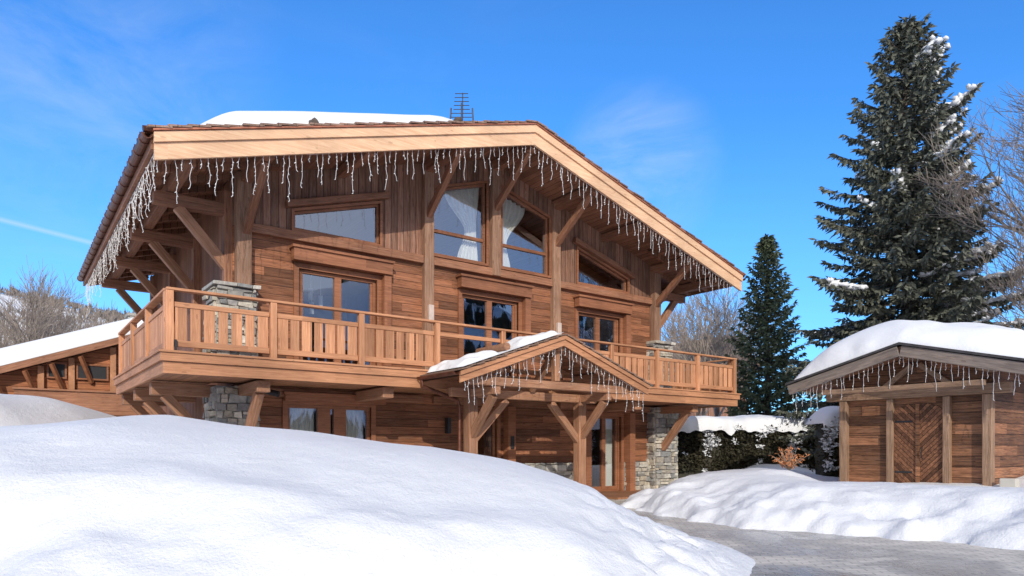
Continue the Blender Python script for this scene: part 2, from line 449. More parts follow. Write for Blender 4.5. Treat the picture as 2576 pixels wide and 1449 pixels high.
# ------------------------------------------------------------ ground
def interp(x, pts): return np.interp(x, [p[0] for p in pts], [p[1] for p in pts])
HC = [(-40, 1.5), (-12, 1.5), (-6.7, 1.66), (-5.66, 1.77), (-4.5, 1.80), (-3.5, 1.68), (-2.28, 1.53), (-1.08, 1.42), (.11, 1.20), (.6, 1.05), (1.0, .87), (1.26, .68), (1.5, .55), (1.83, .41), (2.35, .21), (2.9, .07), (3.1, -.03), (60, -.03)]
DN = [(-40, 3.5), (-2, 3.7), (.5, 4.7), (1.8, 5.8), (2.4, 6.9), (3.0, 8.2), (60, 8.9)]
RB = [(2.53, 16.1), (2.95, 14.5), (3.2, 13.45), (3.97, 11.8), (5.17, 11), (6.27, 10.2), (6.94, 9.3), (9, 7.8), (14, 5), (60, 4), (400, 60), (400, 800), (60, 800), (10, 60), (7.2, 25), (5.9, 22.3), (3.9, 19.5)]
def sdist(A, D, poly):
    best = np.full(A.shape, 1e9); inside = np.zeros(A.shape, bool); n = len(poly)
    for i in range(n):
        x1, y1 = poly[i]; x2, y2 = poly[(i+1) % n]
        dx, dy = x2-x1, y2-y1; t = np.clip(((A-x1)*dx+(D-y1)*dy)/(dx*dx+dy*dy), 0, 1)
        best = np.minimum(best, np.hypot(A-x1-t*dx, D-y1-t*dy))
        c = ((y1 > D) != (y2 > D)) & (A < (x2-x1)*(D-y1)/((y2-y1) if y2 != y1 else 1e-9)+x1)
        inside ^= c
    return np.where(inside, best, -best)
def base_h(A, D, wob=0):
    hc = interp(A, HC); dn = interp(A, DN)+wob*.6; dc = 9.0
    hb = -.06 + 1.0*sm(0, -4.5, A)
    t = np.clip((D-dn)/(dc-dn), 0, 1)
    near = -.06+(hc+.06)*np.sin(math.pi/2*t**(.80-.14*sm(-.5, 1.5, A)))
    far = hb+(hc-hb)*np.exp(-((np.maximum(D-dc, 0))/1.9)**2)
    h = np.where(D < dc, near, far)
    wav = .3*np.sin(A*.8)+.22*np.sin(A*2.1+1)
    L1 = np.exp(-((D-5.0-wav)/.40)**2)*sm(1.6, -.5, A)*(.65+.35*np.sin(A*1.3+2))
    lip = np.exp(-((D-5.8-wav)/.42)**2)*sm(1.6, -.5, A)
    h = h + (-.22*L1 + .06*lip)*sm(3.6, 4.3, D)
    h = h + 1.75*sm(-8.4, -12.2, A)*sm(11, 15, D)*(1-.5*sm(17, 26, D))
    h = h + .42*np.exp(-((A+8.6)/1.0)**2-((D-15.0)/1.0)**2)
    s = sdist(A, D, RB)+wob
    hbk = .48 + .32*np.exp(-((s-2.1)/1.4)**2) + .25*sm(4, 9, s) 
    rb = np.where(s > 0, hbk*(1-np.exp(-(np.maximum(s, 0)/.75)**1.0)), -.06)
    rb = rb + .30*np.exp(-((A-6.3)/.8)**2-((D-16)/.9)**2)
    h = np.maximum(h, rb)
    h = h + 5.5*sm(38, 120, D) + 1.0*sm(24, 34, D)*sm(0, 5, A)
    h = np.where(D < 2.6, -.06, h)
    return h
ga = np.concatenate([-np.geomspace(14, 900, 26)[::-1], np.arange(-13.9, 12, .075), np.geomspace(12.1, 900, 26)])
gd = np.concatenate([-np.geomspace(2, 600, 14)[::-1], np.array([0, 1.5, 2.4]), np.arange(2.7, 8, .045), np.arange(8, 17.5, .08), np.geomspace(17.7, 1600, 60)])
A, D = np.meshgrid(ga, gd)
n1 = np.zeros(A.shape); n2 = np.zeros(A.shape); n3 = np.zeros(A.shape); n4 = np.zeros(A.shape); n5 = np.zeros(A.shape)
for j in range(A.shape[0]):
    for i in range(A.shape[1]):
        a_, d_ = A[j, i], D[j, i]
        n1[j, i] = noise.noise(Vector((a_*.55, d_*.55, 3)))
        if -15 < a_ < 13 and 2 < d_ < 30:
            n2[j, i] = noise.fractal(Vector((a_*1.3, d_*1.3, 9)), 1.1, 2.0, 4)
            n3[j, i] = noise.noise(Vector((a_*4.0, d_*4.0, 1)))
            if d_ < 12:
                n4[j, i] = noise.fractal(Vector((a_*.8, d_*1.3, 5)), 1.2, 2.1, 5)
                n5[j, i] = abs(noise.fractal(Vector((a_*2.0, d_*2.0, 15)), 1.0, 2.1, 4))
H = base_h(A, D, n2*.30+n3*.05)
sR = sdist(A, D, RB)
rough = np.clip(.06+.75*sm(2.0, .3, np.abs(sR))+.4*sm(-.2, 1.8, A)*sm(10, 8, D), 0, .85)
on = sm(-.03, .25, H)
crumb = sm(.2, 1.8, A)*sm(9.6, 8.0, D)*sm(4.0, 3.2, A)
H = H + on*(n1*.10*sm(60, 20, np.abs(D)) + n2*.07*rough + n3*.014*rough + n4*.11*sm(6.6, 5.0, D) - n5*.20*crumb + .05*crumb)
mb = MB(); ny_, nx_ = A.shape
X = CT*D+ST*A; Yw = ST*D-CT*A
mb.v = np.stack([X.ravel(), Yw.ravel(), H.ravel()], 1).tolist()
for j in range(ny_-1):
    for i in range(nx_-1):
        a_ = j*nx_+i; mb.face([a_, a_+1, a_+nx_+1, a_+nx_])
meta(obj('ground', mb, M_snow, smooth=True), 'deep undulating snow covering the ground', 'snow', kind='structure')
def hgt(a, d): return float(base_h(np.array([[a]]), np.array([[d]]))[0, 0])
mb = MB(); pts = [W(-3, 4), W(16, 2.5), W(14, 9), W(8, 20), W(4.5, 26), W(-3, 20)]
mb.v = [(x, y, 0.0) for x, y in pts]; mb.face([0, 1, 2, 3, 4, 5])
meta(obj('driveway', mb, M_pave), 'cleared driveway of worn, damp grey-beige stone setts', 'driveway', kind='structure')
mb = MB().box(13.2, 16.9, 13.1, 15.15, -.05, .05)
meta(obj('terrace', mb, M_balu), 'low brown timber terrace at the entrance', 'terrace', kind='structure')

# ------------------------------------------------------------ main chalet
XC = 10.5; EX0, EX1 = 2.1, 18.9; EZ, RZ = 6.91, 9.37; SL = (RZ-EZ)/(XC-EX0); YF = 13.25; YB = 26
WY = 15.2; WX0, WX1 = 3.9, 17.1
def rt(x): return RZ-SL*abs(x-XC)
chalet = empty('chalet', (XC, 20, 0), 'large two-storey wooden alpine chalet with wraparound balcony and wide gable', 'house')
def boolcut(o, cutters):
    for c in cutters:
        md = o.modifiers.new('x', 'BOOLEAN'); md.object = c; md.operation = 'DIFFERENCE'; md.solver = 'EXACT'
    dg = bpy.context.evaluated_depsgraph_get(); me = bpy.data.meshes.new_from_object(o.evaluated_get(dg))
    o.modifiers.clear(); old = o.data; o.data = me; bpy.data.meshes.remove(old)
    for c in cutters:
        m_ = c.data; bpy.data.objects.remove(c); bpy.data.meshes.remove(m_)
def rect(x0, x1, z0, z1): return [(x0, z0), (x1, z0), (x1, z1), (x0, z1)]
low = [rect(5.3, 7.2, 3.12, 5.4), rect(9.6, 11.45, 3.12, 5.4), rect(13.65, 15.4, 3.12, 5.4), rect(5.05, 7.05, 1.1, 2.35), rect(10.05, 10.72, 1.1, 2.2), rect(14.1, 15.45, .4, 2.35)]
up = [[(5.2, 6.27), (7.28, 6.27), (7.28, 7.26), (5.2, 6.65)], [(8.75, 6.3), (10.38, 6.3), (10.38, 8.46), (8.75, 7.96)],
      [(10.9, 6.3), (12.55, 6.3), (12.55, 7.96), (10.9, 8.46)], [(13.66, 6.27), (15.75, 6.27), (15.75, 6.65), (13.66, 7.26)]]
wl = obj('wall', MB().box(WX0, WX1, WY, WY+.22, .95, 6.1), M_wall, chalet, label='facade wall of stained horizontal boards')
boolcut(wl, [obj('cut', MB().prism(P, WY-1, WY+1), M_wall) for P in low])
wu = obj('wall', MB().prism([(WX0, 6.1), (WX1, 6.1), (WX1, rt(WX1)-.22), (XC, RZ-.22), (WX0, rt(WX0)-.22)], WY, WY+.22), M_wallv, chalet, label='gable wall of weathered upright boards')
boolcut(wu, [obj('cut', MB().prism(P, WY-1, WY+1), M_wall) for P in up])
obj('side_wall', MB().box(WX0, WX0+.2, WY+.23, 24.6, 0, 7.15), M_wallvd, chalet)
obj('side_wall', MB().box(WX1-.2, WX1, WY+.23, 24.6, 0, 7.15), M_wallvd, chalet)
obj('back_wall', MB().prism([(WX0, 0), (WX1, 0), (WX1, rt(WX1)-.22), (XC, RZ-.22), (WX0, rt(WX0)-.22)], 24.6, 24.8), M_wallvd, chalet)
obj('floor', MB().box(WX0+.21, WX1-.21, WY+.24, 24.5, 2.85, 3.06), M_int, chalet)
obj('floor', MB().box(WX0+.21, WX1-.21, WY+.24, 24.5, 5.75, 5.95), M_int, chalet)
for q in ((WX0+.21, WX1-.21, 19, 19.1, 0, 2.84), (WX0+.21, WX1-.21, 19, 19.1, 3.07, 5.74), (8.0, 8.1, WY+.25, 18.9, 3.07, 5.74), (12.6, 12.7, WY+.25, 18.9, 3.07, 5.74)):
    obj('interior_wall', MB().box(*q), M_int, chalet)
for q in ((WX0+.4, 14.0), (15.55, 16.7)):
    obj('stone_plinth', stones(MB(), q[0], q[1], WY-.06, WY+.2, -.1, .95, 'f'), [M_stone, M_mortar], chalet, bevel=.012)
for (xa, xb) in ((3.5, 4.3), (16.7, 17.75)):
    xt = xb if xb < 10 else 17.5
    obj('stone_pillar', stones(MB(), xa, xb, 14.9, 15.75, -.1, 2.68, 'flr'), [M_stone, M_mortar], chalet, bevel=.014, label='grey-beige fieldstone corner pillar')
    mb = stones(MB(), xa, xt, 14.9, 15.75, 3.1, 4.72, 'flr')
    x = xa-.08
    while x < xt:
        w_ = random.uniform(.3, .5); x2 = min(x+w_, xt+.08); mb.box(x, x2-.01, 14.78, 15.8, 4.72, 4.8, 0, random.choice(STC), .01); x += w_
    obj('stone_pillar', mb, [M_stone, M_mortar], chalet, bevel=.014, label='grey-beige fieldstone corner pillar')
# roof
mb = MB()
mb.prism([(EX0, EZ-.25), (XC, RZ-.25), (XC, RZ-.04), (EX0, EZ-.04)], YF+.07, YB, 0)
mb.prism([(XC, RZ-.25), (EX1, EZ-.25), (EX1, EZ-.04), (XC, RZ-.04)], YF+.07, YB, 0)
N = 27
for s_ in (-1, 1):
    for i in range(N):
        t0, t1 = i/N, (i+1.25)/N
        xa = EX0-.12+(XC-EX0+.12)*t0; xb = min(XC, EX0-.12+(XC-EX0+.12)*t1)
        if s_ > 0: xa, xb = 2*XC-xa, 2*XC-xb
        za, zb = rt(xa)+.05, rt(xb)+.015
        P = [(xa, za-.035), (xb, zb-.035), (xb, zb+.0), (xa, za)]
        if s_ > 0: P = [P[1], P[0], P[3], P[2]]
        mb.prism(P, YF-.09+random.uniform(-.03, .03), YB+.05, 1)
roof = obj('roof', mb, [M_soff, M_tile], chalet, label='low-pitched roof with wooden shingles and dark board soffit')
mb = MB()
for s_ in (0, 1):
    F = (lambda P: P) if s_ == 0 else (lambda P: [(2*XC-p[0], p[1]) for p in reversed(P)])
    mb.prism(F([(EX0, EZ-.53), (XC, RZ-.53), (XC, RZ-.24), (EX0, EZ-.24)]), YF, YF+.06, 0)
    mb.prism(F([(EX0-.01, EZ-.235), (XC, RZ-.235), (XC, RZ-.055), (EX0-.01, EZ-.055)]), YF-.045, YF+.06, 0)
    mb.prism(F([(EX0-.03, EZ-.05), (XC, RZ-.05), (XC, RZ-.02), (EX0-.03, EZ-.02)]), YF-.08, YF+.06, 1)
obj('fascia', mb, [M_fas, M_flash], roof, label='pale new larch bargeboard with copper flashing')
obj('eave_board', MB().box(EX0-.04, EX0+.02, YF+.08, YB, EZ-.32, EZ-.06), M_beam, roof)
obj('eave_board', MB().box(EX1-.02, EX1+.04, YF+.08, YB, EZ-.32, EZ-.06), M_beam, roof)
for sx_ in (-1, 1):
    xg = XC+sx_*(XC-EX0+.11); mb = MB(); zg = EZ-.10; K = 8
    for yy in (YF-.02, YB):
        for r in (.09, .075):
            for i in range(K+1):
                an = math.pi+math.pi*i/K; mb.v.append((xg+math.cos(an)*r, yy, zg+math.sin(an)*r))
    q = K+1
    for i in range(K):
        mb.face([i, i+1, 2*q+i+1, 2*q+i]); mb.face([q+i+1, q+i, 3*q+i, 3*q+i+1])
        mb.face([i+1, i, q+i, q+i+1])
    y = YF+.25
    while y < YB:
        mb.tube([(xg, y, zg), (xg, y+.05, zg)], .105, 10); y += .62
    yy = YF+.05
    while yy < YB:
        mb.tube([(xg-sx_*.14, yy, zg+.11), (xg+sx_*.06, yy, zg+.08)], .06, 8); yy += .31
    obj('gutter', mb, M_copper, roof, smooth=False, label='brown copper half-round gutter')
BR = [(4.12, 5.9, 6.80), (8.57, 7.2, 8.05), (10.63, 7.8, 8.62), (12.75, 7.2, 7.98), (16.88, 5.9, 6.74)]
for x, zb, zt in BR:
    zc = min(rt(x)-.25-.14, 9.0)
    beam('purlin', (x, YF+.18, zc-.0), (x, WY, zc-.0), .22, .26, M_beam, chalet)
    beam('brace', (x, WY-.10, zb), (x, YF+.42, zc-.10), .15, .17, M_beam, chalet)
for x in (6.3, 14.7):
    zc = rt(x)-.38
    beam('purlin', (x, YF+.3, zc), (x, WY, zc), .18, .22, M_beam, chalet)
for x, z0 in ((8.57, 3.1), (10.63, 6.0), (12.75, 3.1)):
    beam('post', (x, WY-.06, z0), (x, WY-.06, rt(x)-.35), .27, .2, M_post, chalet)
for x in (4.08, 16.92):
    beam('post', (x, WY-.08, 4.8), (x, WY-.08, rt(x)-.3), .30, .3, M_post, chalet)
for xa, xb in ((4.24, 8.42), (8.72, 12.6), (12.9, 16.76)):
    beam('crossbeam', (xa, WY-.05, 6.09), (xb, WY-.05, 6.09), .17, .2, M_beam, chalet)
    beam('crossbeam', (xa, WY-.04, 2.6), (xb, WY-.04, 2.6), .16, .18, M_beam, chalet)
for s_ in (-1, 1):
    fx = lambda x: x if s_ < 0 else 2*XC-x
    beam('eave_beam', (fx(2.75), YF+.35, rt(2.75)-.42), (fx(2.75), YB-.3, rt(2.75)-.42), .2, .24, M_beam, chalet)
    for y in (15.35, 18.3, 21.3, 24.3):
        zc = rt(2.75)-.68
        beam('outrigger', (fx(3.98), y, zc), (fx(2.4), y, zc), .22, .25, M_beam, chalet)
        beam('brace', (fx(3.85), y-.02, zc-1.25), (fx(2.85), y-.02, zc-.12), .16, .2, M_porch, chalet)
        beam('wall_post', (fx(3.85), y, 3.1), (fx(3.85), y, zc+.4), .22, .24, M_beam, chalet)
    mb = MB(); y = YF+.5
    while y < YB:
        p = [(fx(2.15), y, rt(2.15)-.31), (fx(5.0 if y < WY else 3.9), y, rt(5.0 if y < WY else 3.9)-.31)]
        mb.beam(p[0], p[1], .1, .13); y += .75
    obj('rafters', mb, M_soff, roof)

def window(P, name='window', y=WY, mull=(), trans=None, trim=.11, parent=chalet, fw=.07, lab=None):
    mb = MB(); inn = offset_poly(P, fw)
    mb.ring(P, inn, y+.05, y+.15)
    zt = lambda x: np.interp(x, [inn[3][0], inn[2][0]], [inn[3][1], inn[2][1]])
    z0 = inn[0][1]
    for (ma, mw) in mull:
        mb.box(ma-mw/2, ma+mw/2, y+.045, y+.145, z0-.002, zt(ma)-.0)
    if trans: mb.box(inn[0][0], inn[1][0], y+.055, y+.14, trans-.04, trans+.04)
    if mull and len(mull) == 1 and trans is None:
        for sx_ in (inn[0][0]+.03, inn[1][0]-.03): mb.box(sx_-.03, sx_+.03, y+.075, y+.135, z0+.001, zt(sx_)-.004)
        mb.box(inn[0][0]+.06, inn[1][0]-.06, y+.078, y+.132, z0+.001, z0+.08)
    fr = obj(name, mb, M_frame, parent, label=lab)
    gp = offset_poly(P, fw-.01); gm = MB(); gm.v = [(p[0], y+.1, p[1]) for p in gp]; gm.face([0, 1, 2, 3])
    obj('glass', gm, M_glass, fr)
    if trim:
        out = offset_poly(P, -trim); obj('trim', MB().ring(out, P, y-.05, y+.04), M_frame, fr)
    return fr
def header(x0, x1, z0, z1, fr, y=WY, dep=.26):
    mb = MB().box(x0, x1, y-dep, y-.052, z0, z1).box(x0-.04, x1+.04, y-dep-.05, y-.03, z1-.003, z1+.05)
    obj('shutter_box', mb, M_frame, fr)
def drape(x_top0, x_top1, xw0, xw1, xb0, xb1, zt0, zt1, zw, zb, y, fr):
    mb = MB(); NU, NV = 44, 22
    for j in range(NV+1):
        t = j/NV
        tw = (zt0-zw)/(zt0-zb)
        if t < tw: k = sm(0, 1, t/tw); l0 = x_top0+(xw0-x_top0)*k**1.3; l1 = x_top1+(xw1-x_top1)*k
        else: k = sm(0, 1, (t-tw)/(1-tw)); l0 = xw0+(xb0-xw0)*k; l1 = xw1+(xb1-xw1)*k
        for i in range(NU+1):
            s_ = i/NU
            ztop = zt0+(zt1-zt0)*s_; zz = ztop+(zb-ztop)*t
            mb.v.append((l0+(l1-l0)*s_, y+.045*math.sin(s_*38+t*1.5)*(.4+.6*abs(t-tw)), zz))
    for j in range(NV):
        for i in range(NU):
            a_ = j*(NU+1)+i; mb.face([a_, a_+1, a_+NU+2, a_+NU+1])
    obj('curtain', mb, M_curt, fr, smooth=True, label='cream curtain gathered to one side')
wL = window(up[0], fw=.05, trim=.06, lab='sloping-topped attic window')
w1 = window(up[1], trans=6.93, fw=.055, trim=.06, lab='tall sloping-topped window with gathered curtain')
w2 = window(up[2], trans=6.93, fw=.055, trim=.06, lab='tall sloping-topped window with gathered curtain')
wR = window(up[3], fw=.05, trim=.06, lab='sloping-topped attic window')
drape(9.25, 10.34, 9.88, 10.24, 9.65, 10.32, 8.12, 8.42, 7.15, 6.36, WY+.26, w1)
drape(10.95, 11.9, 10.97, 11.25, 10.97, 11.4, 8.40, 8.15, 7.1, 6.36, WY+.26, w2)
for fr, P, k in ((wL, up[0], 1), (wR, up[3], -1)):
    a_, b_ = P[3], P[2]
    beam('lintel', (a_[0]-.2, WY-.09, a_[1]+.16-k*.06), (b_[0]+.2, WY-.09, b_[1]+.16+k*.06), .16, .15, M_beam, chalet)
for P, hb in ((low[0], (5.12, 7.5)), (low[1], (9.45, 11.75)), (low[2], (13.5, 15.7))):
    d_ = window(P, 'door', mull=(((P[0][0]+P[1][0])/2, .16),), lab='double glazed balcony door with wooden frame')
    header(hb[0], hb[1], 5.53, 5.8, d_)
    obj('jamb', MB().box(P[1][0]+.115, P[1][0]+.3, WY-.2, WY-.002, 3.12, 5.52), M_frame, d_)
w3 = window(low[3], mull=((5.92, .3), (6.3, .3)), lab='pair of small casements with broad wooden centre panel'); header(4.95, 7.35, 2.42, 2.56, w3, dep=.2)
drape(5.13, 5.76, 5.13, 5.76, 5.13, 5.76, 2.3, 2.3, 1.7, 1.15, WY+.24, w3)
drape(6.45, 6.98, 6.45, 6.98, 6.45, 6.98, 2.3, 2.3, 1.7, 1.15, WY+.24, w3)
w4 = window(low[4], lab='narrow window beside the entrance')
obj('jamb', MB().box(10.95, 11.2, WY-.24, WY-.003, .0, 2.5), M_frame, w4)
P = rect(14.1, 15.45, .05, 2.35)
d4 = window(P, 'door', mull=((14.78, .14),), lab='glazed ground-floor double door with curtains')
drape(14.2, 14.5, 14.2, 14.4, 14.2, 14.45, 2.28, 2.28, 1.2, .1, WY+.3, d4)
drape(15.0, 15.38, 15.05, 15.38, 15.05, 15.38, 2.28, 2.28, 1.2, .1, WY+.3, d4)
obj('jamb', MB().box(15.57, 15.8, WY-.3, WY-.003, 0, 2.5), M_frame, d4)
obj('jamb', MB().box(13.75, 13.95, WY-.3, WY-.003, 0, 2.5), M_frame, d4)
header(13.7, 15.9, 2.47, 2.58, d4, dep=.3)
for x, z in ((8.57, 4.75), (12.75, 4.75)):
    meta(obj('wall_lamp', MB().box(x-.07, x+.07, WY-.27, WY-.165, z-.2, z+.2), M_lampw, bevel=.015), 'pale box lamp fixed to a timber post', 'lamp', 'lamps on the facade')
meta(obj('intercom', MB().box(11.02, 11.13, WY-.275, WY-.243, 1.35, 1.7), M_black, bevel=.008), 'small dark intercom panel on the door post', 'intercom')
meta(obj('wall_lamp', MB().box(9.1, 9.2, WY-.16, WY-.002, 1.75, 2.15), M_black, bevel=.01), 'slim dark lamp beside the entrance', 'lamp', 'lamps on the facade')
mb = MB().tube([(4.45, 14.5, 2.66), (4.45, 14.5, 2.56)], .03, 8).tube([(4.38, 14.52, 2.57), (4.6, 14.36, 2.5)], .065, 10)
meta(obj('spotlight', mb, M_black), 'black spotlight under the balcony', 'lamp')
mb = MB()
for (x, y, z) in ((5.55, 16.2, 4.85), (5.75, 16.3, 4.6), (5.95, 16.2, 4.95), (5.7, 16.5, 4.4), (6.05, 16.4, 4.65), (6.2, 16.2, 4.8)):
    mb.tube([(x, y, z), (x, y, z+.28)], .055, 10); mb.tube([(x, y, z+.28), (x, y, 5.73)], .006, 4)
meta(obj('pendant_lamp', mb, M_wire), 'cluster of white cylinder pendants hanging indoors', 'lamp')

# balcony
BX0, BX1, BY = 2.24, 18.72, 13.27; BYB = 19.5
mb = MB().box(BX0+.06, BX1-.06, BY+.06, WY-.0, 2.74, 3.08).box(BX0+.06, 3.49, WY+.001, BYB, 2.74, 3.08).box(17.8, BX1-.06, WY+.001, BYB, 2.74, 3.08)
bal = obj('balcony', mb, M_balu, chalet, label='wraparound timber balcony deck')
mb = MB()
for (xa, xb, ya, yb) in ((BX0, BX1, BY, BY+.055), (BX0, BX0+.055, BY+.057, BYB), (BX1-.055, BX1, BY+.057, BYB)):
    mb.box(xa, xb, ya, yb, 2.70, 2.91)
for (xa, xb, ya, yb) in ((BX0-.05, BX1+.05, BY-.05, BY+.05), (BX0-.05, BX0+.05, BY+.052, BYB), (BX1-.05, BX1+.05, BY+.052, BYB)):
    mb.box(xa, xb, ya, yb, 2.914, 3.06)
for (xa, xb, ya, yb) in ((BX0-.08, BX1+.08, BY-.08, BY+.1), (BX0-.08, BX0+.1, BY+.102, BYB), (BX1-.1, BX1+.08, BY+.102, BYB)):
    mb.box(xa, xb, ya, yb, 3.063, 3.10)
obj('edge_board', mb, M_balh, bal)
RAILY = 13.33
def railing(p, q, n, plank_sections=None):
    mb = MB(); p = Vector(p); q = Vector(q); L = (q-p).length; d = (q-p)/L; nrm = Vector((d.y, -d.x, 0))
    al = lambda t, o=0, z=0: p+d*t+nrm*o+Vector((0, 0, z))
    mb.beam(al(-.06, .01, 4.19), al(L+.06, .01, 4.19), .15, .045, 1)
    for i in range(n+1):
        t = L*i/n
        mb.beam(al(t, .012, 3.0), al(t, .012, 4.165), .12, .12, 0)
        if i == n: break
        t0 = t+.07; t1 = L*(i+1)/n-.07
        mb.beam(al(t0, 0, 3.93), al(t1, 0, 3.93), .06, .09, 1)
        mb.beam(al(t0, 0, 3.24), al(t1, 0, 3.24), .06, .11, 1)
        if plank_sections is None or i in plank_sections:
            m_ = int(round((t1-t0)/.232)); st = (t1-t0)/m_
            for k in range(m_):
                ww = random.uniform(.19, .205) if k % 2 == 0 else random.uniform(.16, .18)
                c_ = t0+st*(k+.5)
                mb.beam(al(c_-ww/2, .0, 3.585), al(c_+ww/2, .0, 3.585), .026, .60, 0)
    return obj('railing', mb, [M_bal, M_balh], bal, bevel=.006)
railing((2.35, RAILY, 0), (18.6, RAILY, 0), 9, {0, 1, 2, 5, 6, 7, 8})
railing((2.35, 19.3, 0), (2.35, RAILY+.14, 0), 3)
railing((18.6, RAILY+.14, 0), (18.6, 19.3, 0), 3)
obj('metal_bracket', MB().box(2.42, 2.46, BY-.02, BY+.0, 3.11, 3.3), M_black, bal)
for x in (4.05, 6.7, 14.5, 17.0):
    beam('bracket', (x, 15.2, 2.58), (x, 13.55, 2.58), .26, .22, M_porch, chalet)
for x in (4.05, 17.0): beam('brace', (x, 14.86, 1.35), (x, 13.85, 2.5), .17, .2, M_porch, chalet)
for s_ in (-1, 1):
    fx = lambda x: x if s_ < 0 else 2*XC-x+.03
    for y in (15.3, 17.4, 19.3):
        beam('bracket', (fx(3.6), y, 2.57), (fx(2.35), y, 2.57), .26, .25, M_porch, chalet)
        beam('brace', (fx(3.55), y, 1.4), (fx(2.6), y, 2.46), .17, .2, M_porch, chalet)

# porch canopy
PC = 10.12; PW = 2.75; PF, PB = 11.7, 13.22; PZ, PE = 3.93, 2.95; PS = (PZ-PE)/PW
def prt(x): return PZ-PS*abs(x-PC)
mb = MB()
mb.prism([(PC-PW, PE-.12), (PC, PZ-.12), (PC, PZ-.03), (PC-PW, PE-.03)], PF+.05, PB, 0)
mb.prism([(PC, PZ-.12), (PC+PW, PE-.12), (PC+PW, PE-.03), (PC, PZ-.03)], PF+.05, PB, 0)
for s_ in (-1, 1):
    for i in range(10):
        xa = PC+s_*(PW+.08)*(1-i/10); xb = PC+s_*(PW+.08)*max(0, 1-(i+1.2)/10)
        za, zb = prt(xa)+.045, prt(xb)+.015
        P = [(xa, za-.03), (xb, zb-.03), (xb, zb), (xa, za)]
        if s_ > 0: P = [P[1], P[0], P[3], P[2]]
        mb.prism(P, PF-.07+random.uniform(-.02, .02), PB, 1)
canopy = obj('porch_roof', mb, [M_soff, M_tile], chalet, label='small gabled entrance canopy with shingles')
mb = MB()
for s_ in (0, 1):
    F = (lambda P: P) if s_ == 0 else (lambda P: [(2*PC-p[0], p[1]) for p in reversed(P)])
    mb.prism(F([(PC-PW, PE-.25), (PC, PZ-.25), (PC, PZ-.11), (PC-PW, PE-.11)]), PF, PF+.045)
    mb.prism(F([(PC-PW-.01, PE-.106), (PC, PZ-.106), (PC, PZ-.02), (PC-PW-.01, PE-.02)]), PF-.04, PF+.045)
obj('fascia', mb, M_balh, canopy)
mb = MB(); xg = PC-PW-.10; zg = PE-.03
for yy in (PF-.02, PB-.02):
    for r in (.075, .062):
        for i in range(9):
            an = math.pi+math.pi*i/8; mb.v.append((xg+math.cos(an)*r, yy, zg+math.sin(an)*r))
for i in range(8):
    mb.face([i, i+1, 18+i+1, 18+i]); mb.face([9+i+1, 9+i, 27+i, 27+i+1]); mb.face([i+1, i, 9+i, 10+i])
mb.tube([(xg, PB-.12, zg-.06), (xg, PB-.12, zg-.2), (8.15, 13.05, 2.45), (8.2, 13.05, 2.3), (8.2, 13.05, 0)], .045, 8)
obj('gutter', mb, M_copper, canopy, label='copper gutter with downpipe')
PX = (8.46, 11.76)
for x in PX:
    beam('post', (x, 13.0, 0), (x, 13.0, 2.72), .24, .24, M_porch, chalet)
    beam('purlin', (x, PF+.15, prt(x)-.24), (x, 13.2, prt(x)-.24), .18, .2, M_porch, chalet)
    sg = 1 if x < PC else -1
    beam('brace', (x, 13.0, 1.5), (x+sg*.98, 13.0, 2.5), .14, .17, M_porch, chalet)
    beam('brace', (x, 12.95, 1.65), (x, 12.1, 2.52), .14, .17, M_porch, chalet)
    beam('bracket', (x, 12.95, 2.62), (x, 11.95, 2.62), .17, .17, M_porch, chalet)
beam('tie_beam', (7.9, 13.0, 2.62), (12.25, 13.0, 2.62), .2, .2, M_porch, chalet)
beam('tie_beam', (7.75, 12.0, 2.8), (12.4, 12.0, 2.8), .17, .18, M_porch, chalet)
beam('ridge_beam', (PC, PF+.12, PZ-.25), (PC, 13.2, PZ-.25), .18, .2, M_porch, chalet)
beam('post', (PC, 12.0, 2.9), (PC, 12.0, PZ-.3), .15, .15, M_porch, chalet)
beam('brace', (PC, 12.9, 2.75), (PC, 12.1, 3.5), .13, .15, M_porch, chalet)
for s_ in (-1, 1): beam('rafter', (PC+s_*2.3, 12.0, prt(PC+2.3)-.22), (PC+s_*.1, 12.0, PZ-.27), .14, .14, M_porch, chalet)
def T2(x, y):
    k = noise.noise(Vector((x*1.3, y*1.8, 4))); k2 = noise.noise(Vector((x*3.3, y*3.3, 14)))
    e = edgef(y, PF+.10+.22*k, PB+.6, .22)
    gapm = 1-.97*float(sm(.12, 0, abs(x-8.7-.12*k)-.24))
    return (.11+.10*k+.05*k2)*e*edgef(x, PC-PW+.10+.15*k2, PC-.02, .2)*gapm-.015+.015*e
meta(snow_patch('snow_cover', PC-PW+.05, PC-.02, PF-.02, PB-.02, 70, 34, lambda x, y: prt(x)+.05, T2), 'patchy snow on the entrance canopy', 'snow')
def T3(x, y): return (.04+.06*noise.noise(Vector((x*2, y*2, 8))))*edgef(y, PF+.5, PB, .3)*edgef(x, PC+.1, PC+PW-.1, .3)
meta(snow_patch('snow_cover', PC+.1, PC+PW-.1, PF+.5, PB-.02, 40, 14, lambda x, y: prt(x)+.05, T3), 'thin snow on the far slope of the canopy', 'snow')
mb = MB().tube([(8.72, PF+.25, prt(8.72)+.14), (8.72, PB-.15, prt(8.72)+.14)], .085, 10)
obj('snow_guard', mb, M_porch, canopy, bevel=0, label='round log holding back the snow')
def T1(x, y):
    b = .06+.60*float(sm(2.35, 3.7, x)); b -= .12*float(sm(4.6, 8.0, x)); b -= .50*float(sm(7.9, 9.3, x))
    e = .12+.88*edgef(y, 13.55, 26.3, 1.1)
    return max(.01, (b*e+.03*noise.noise(Vector((x*.6, y*.6, 2))))*min(1, (x-2.0)/.3+.2))
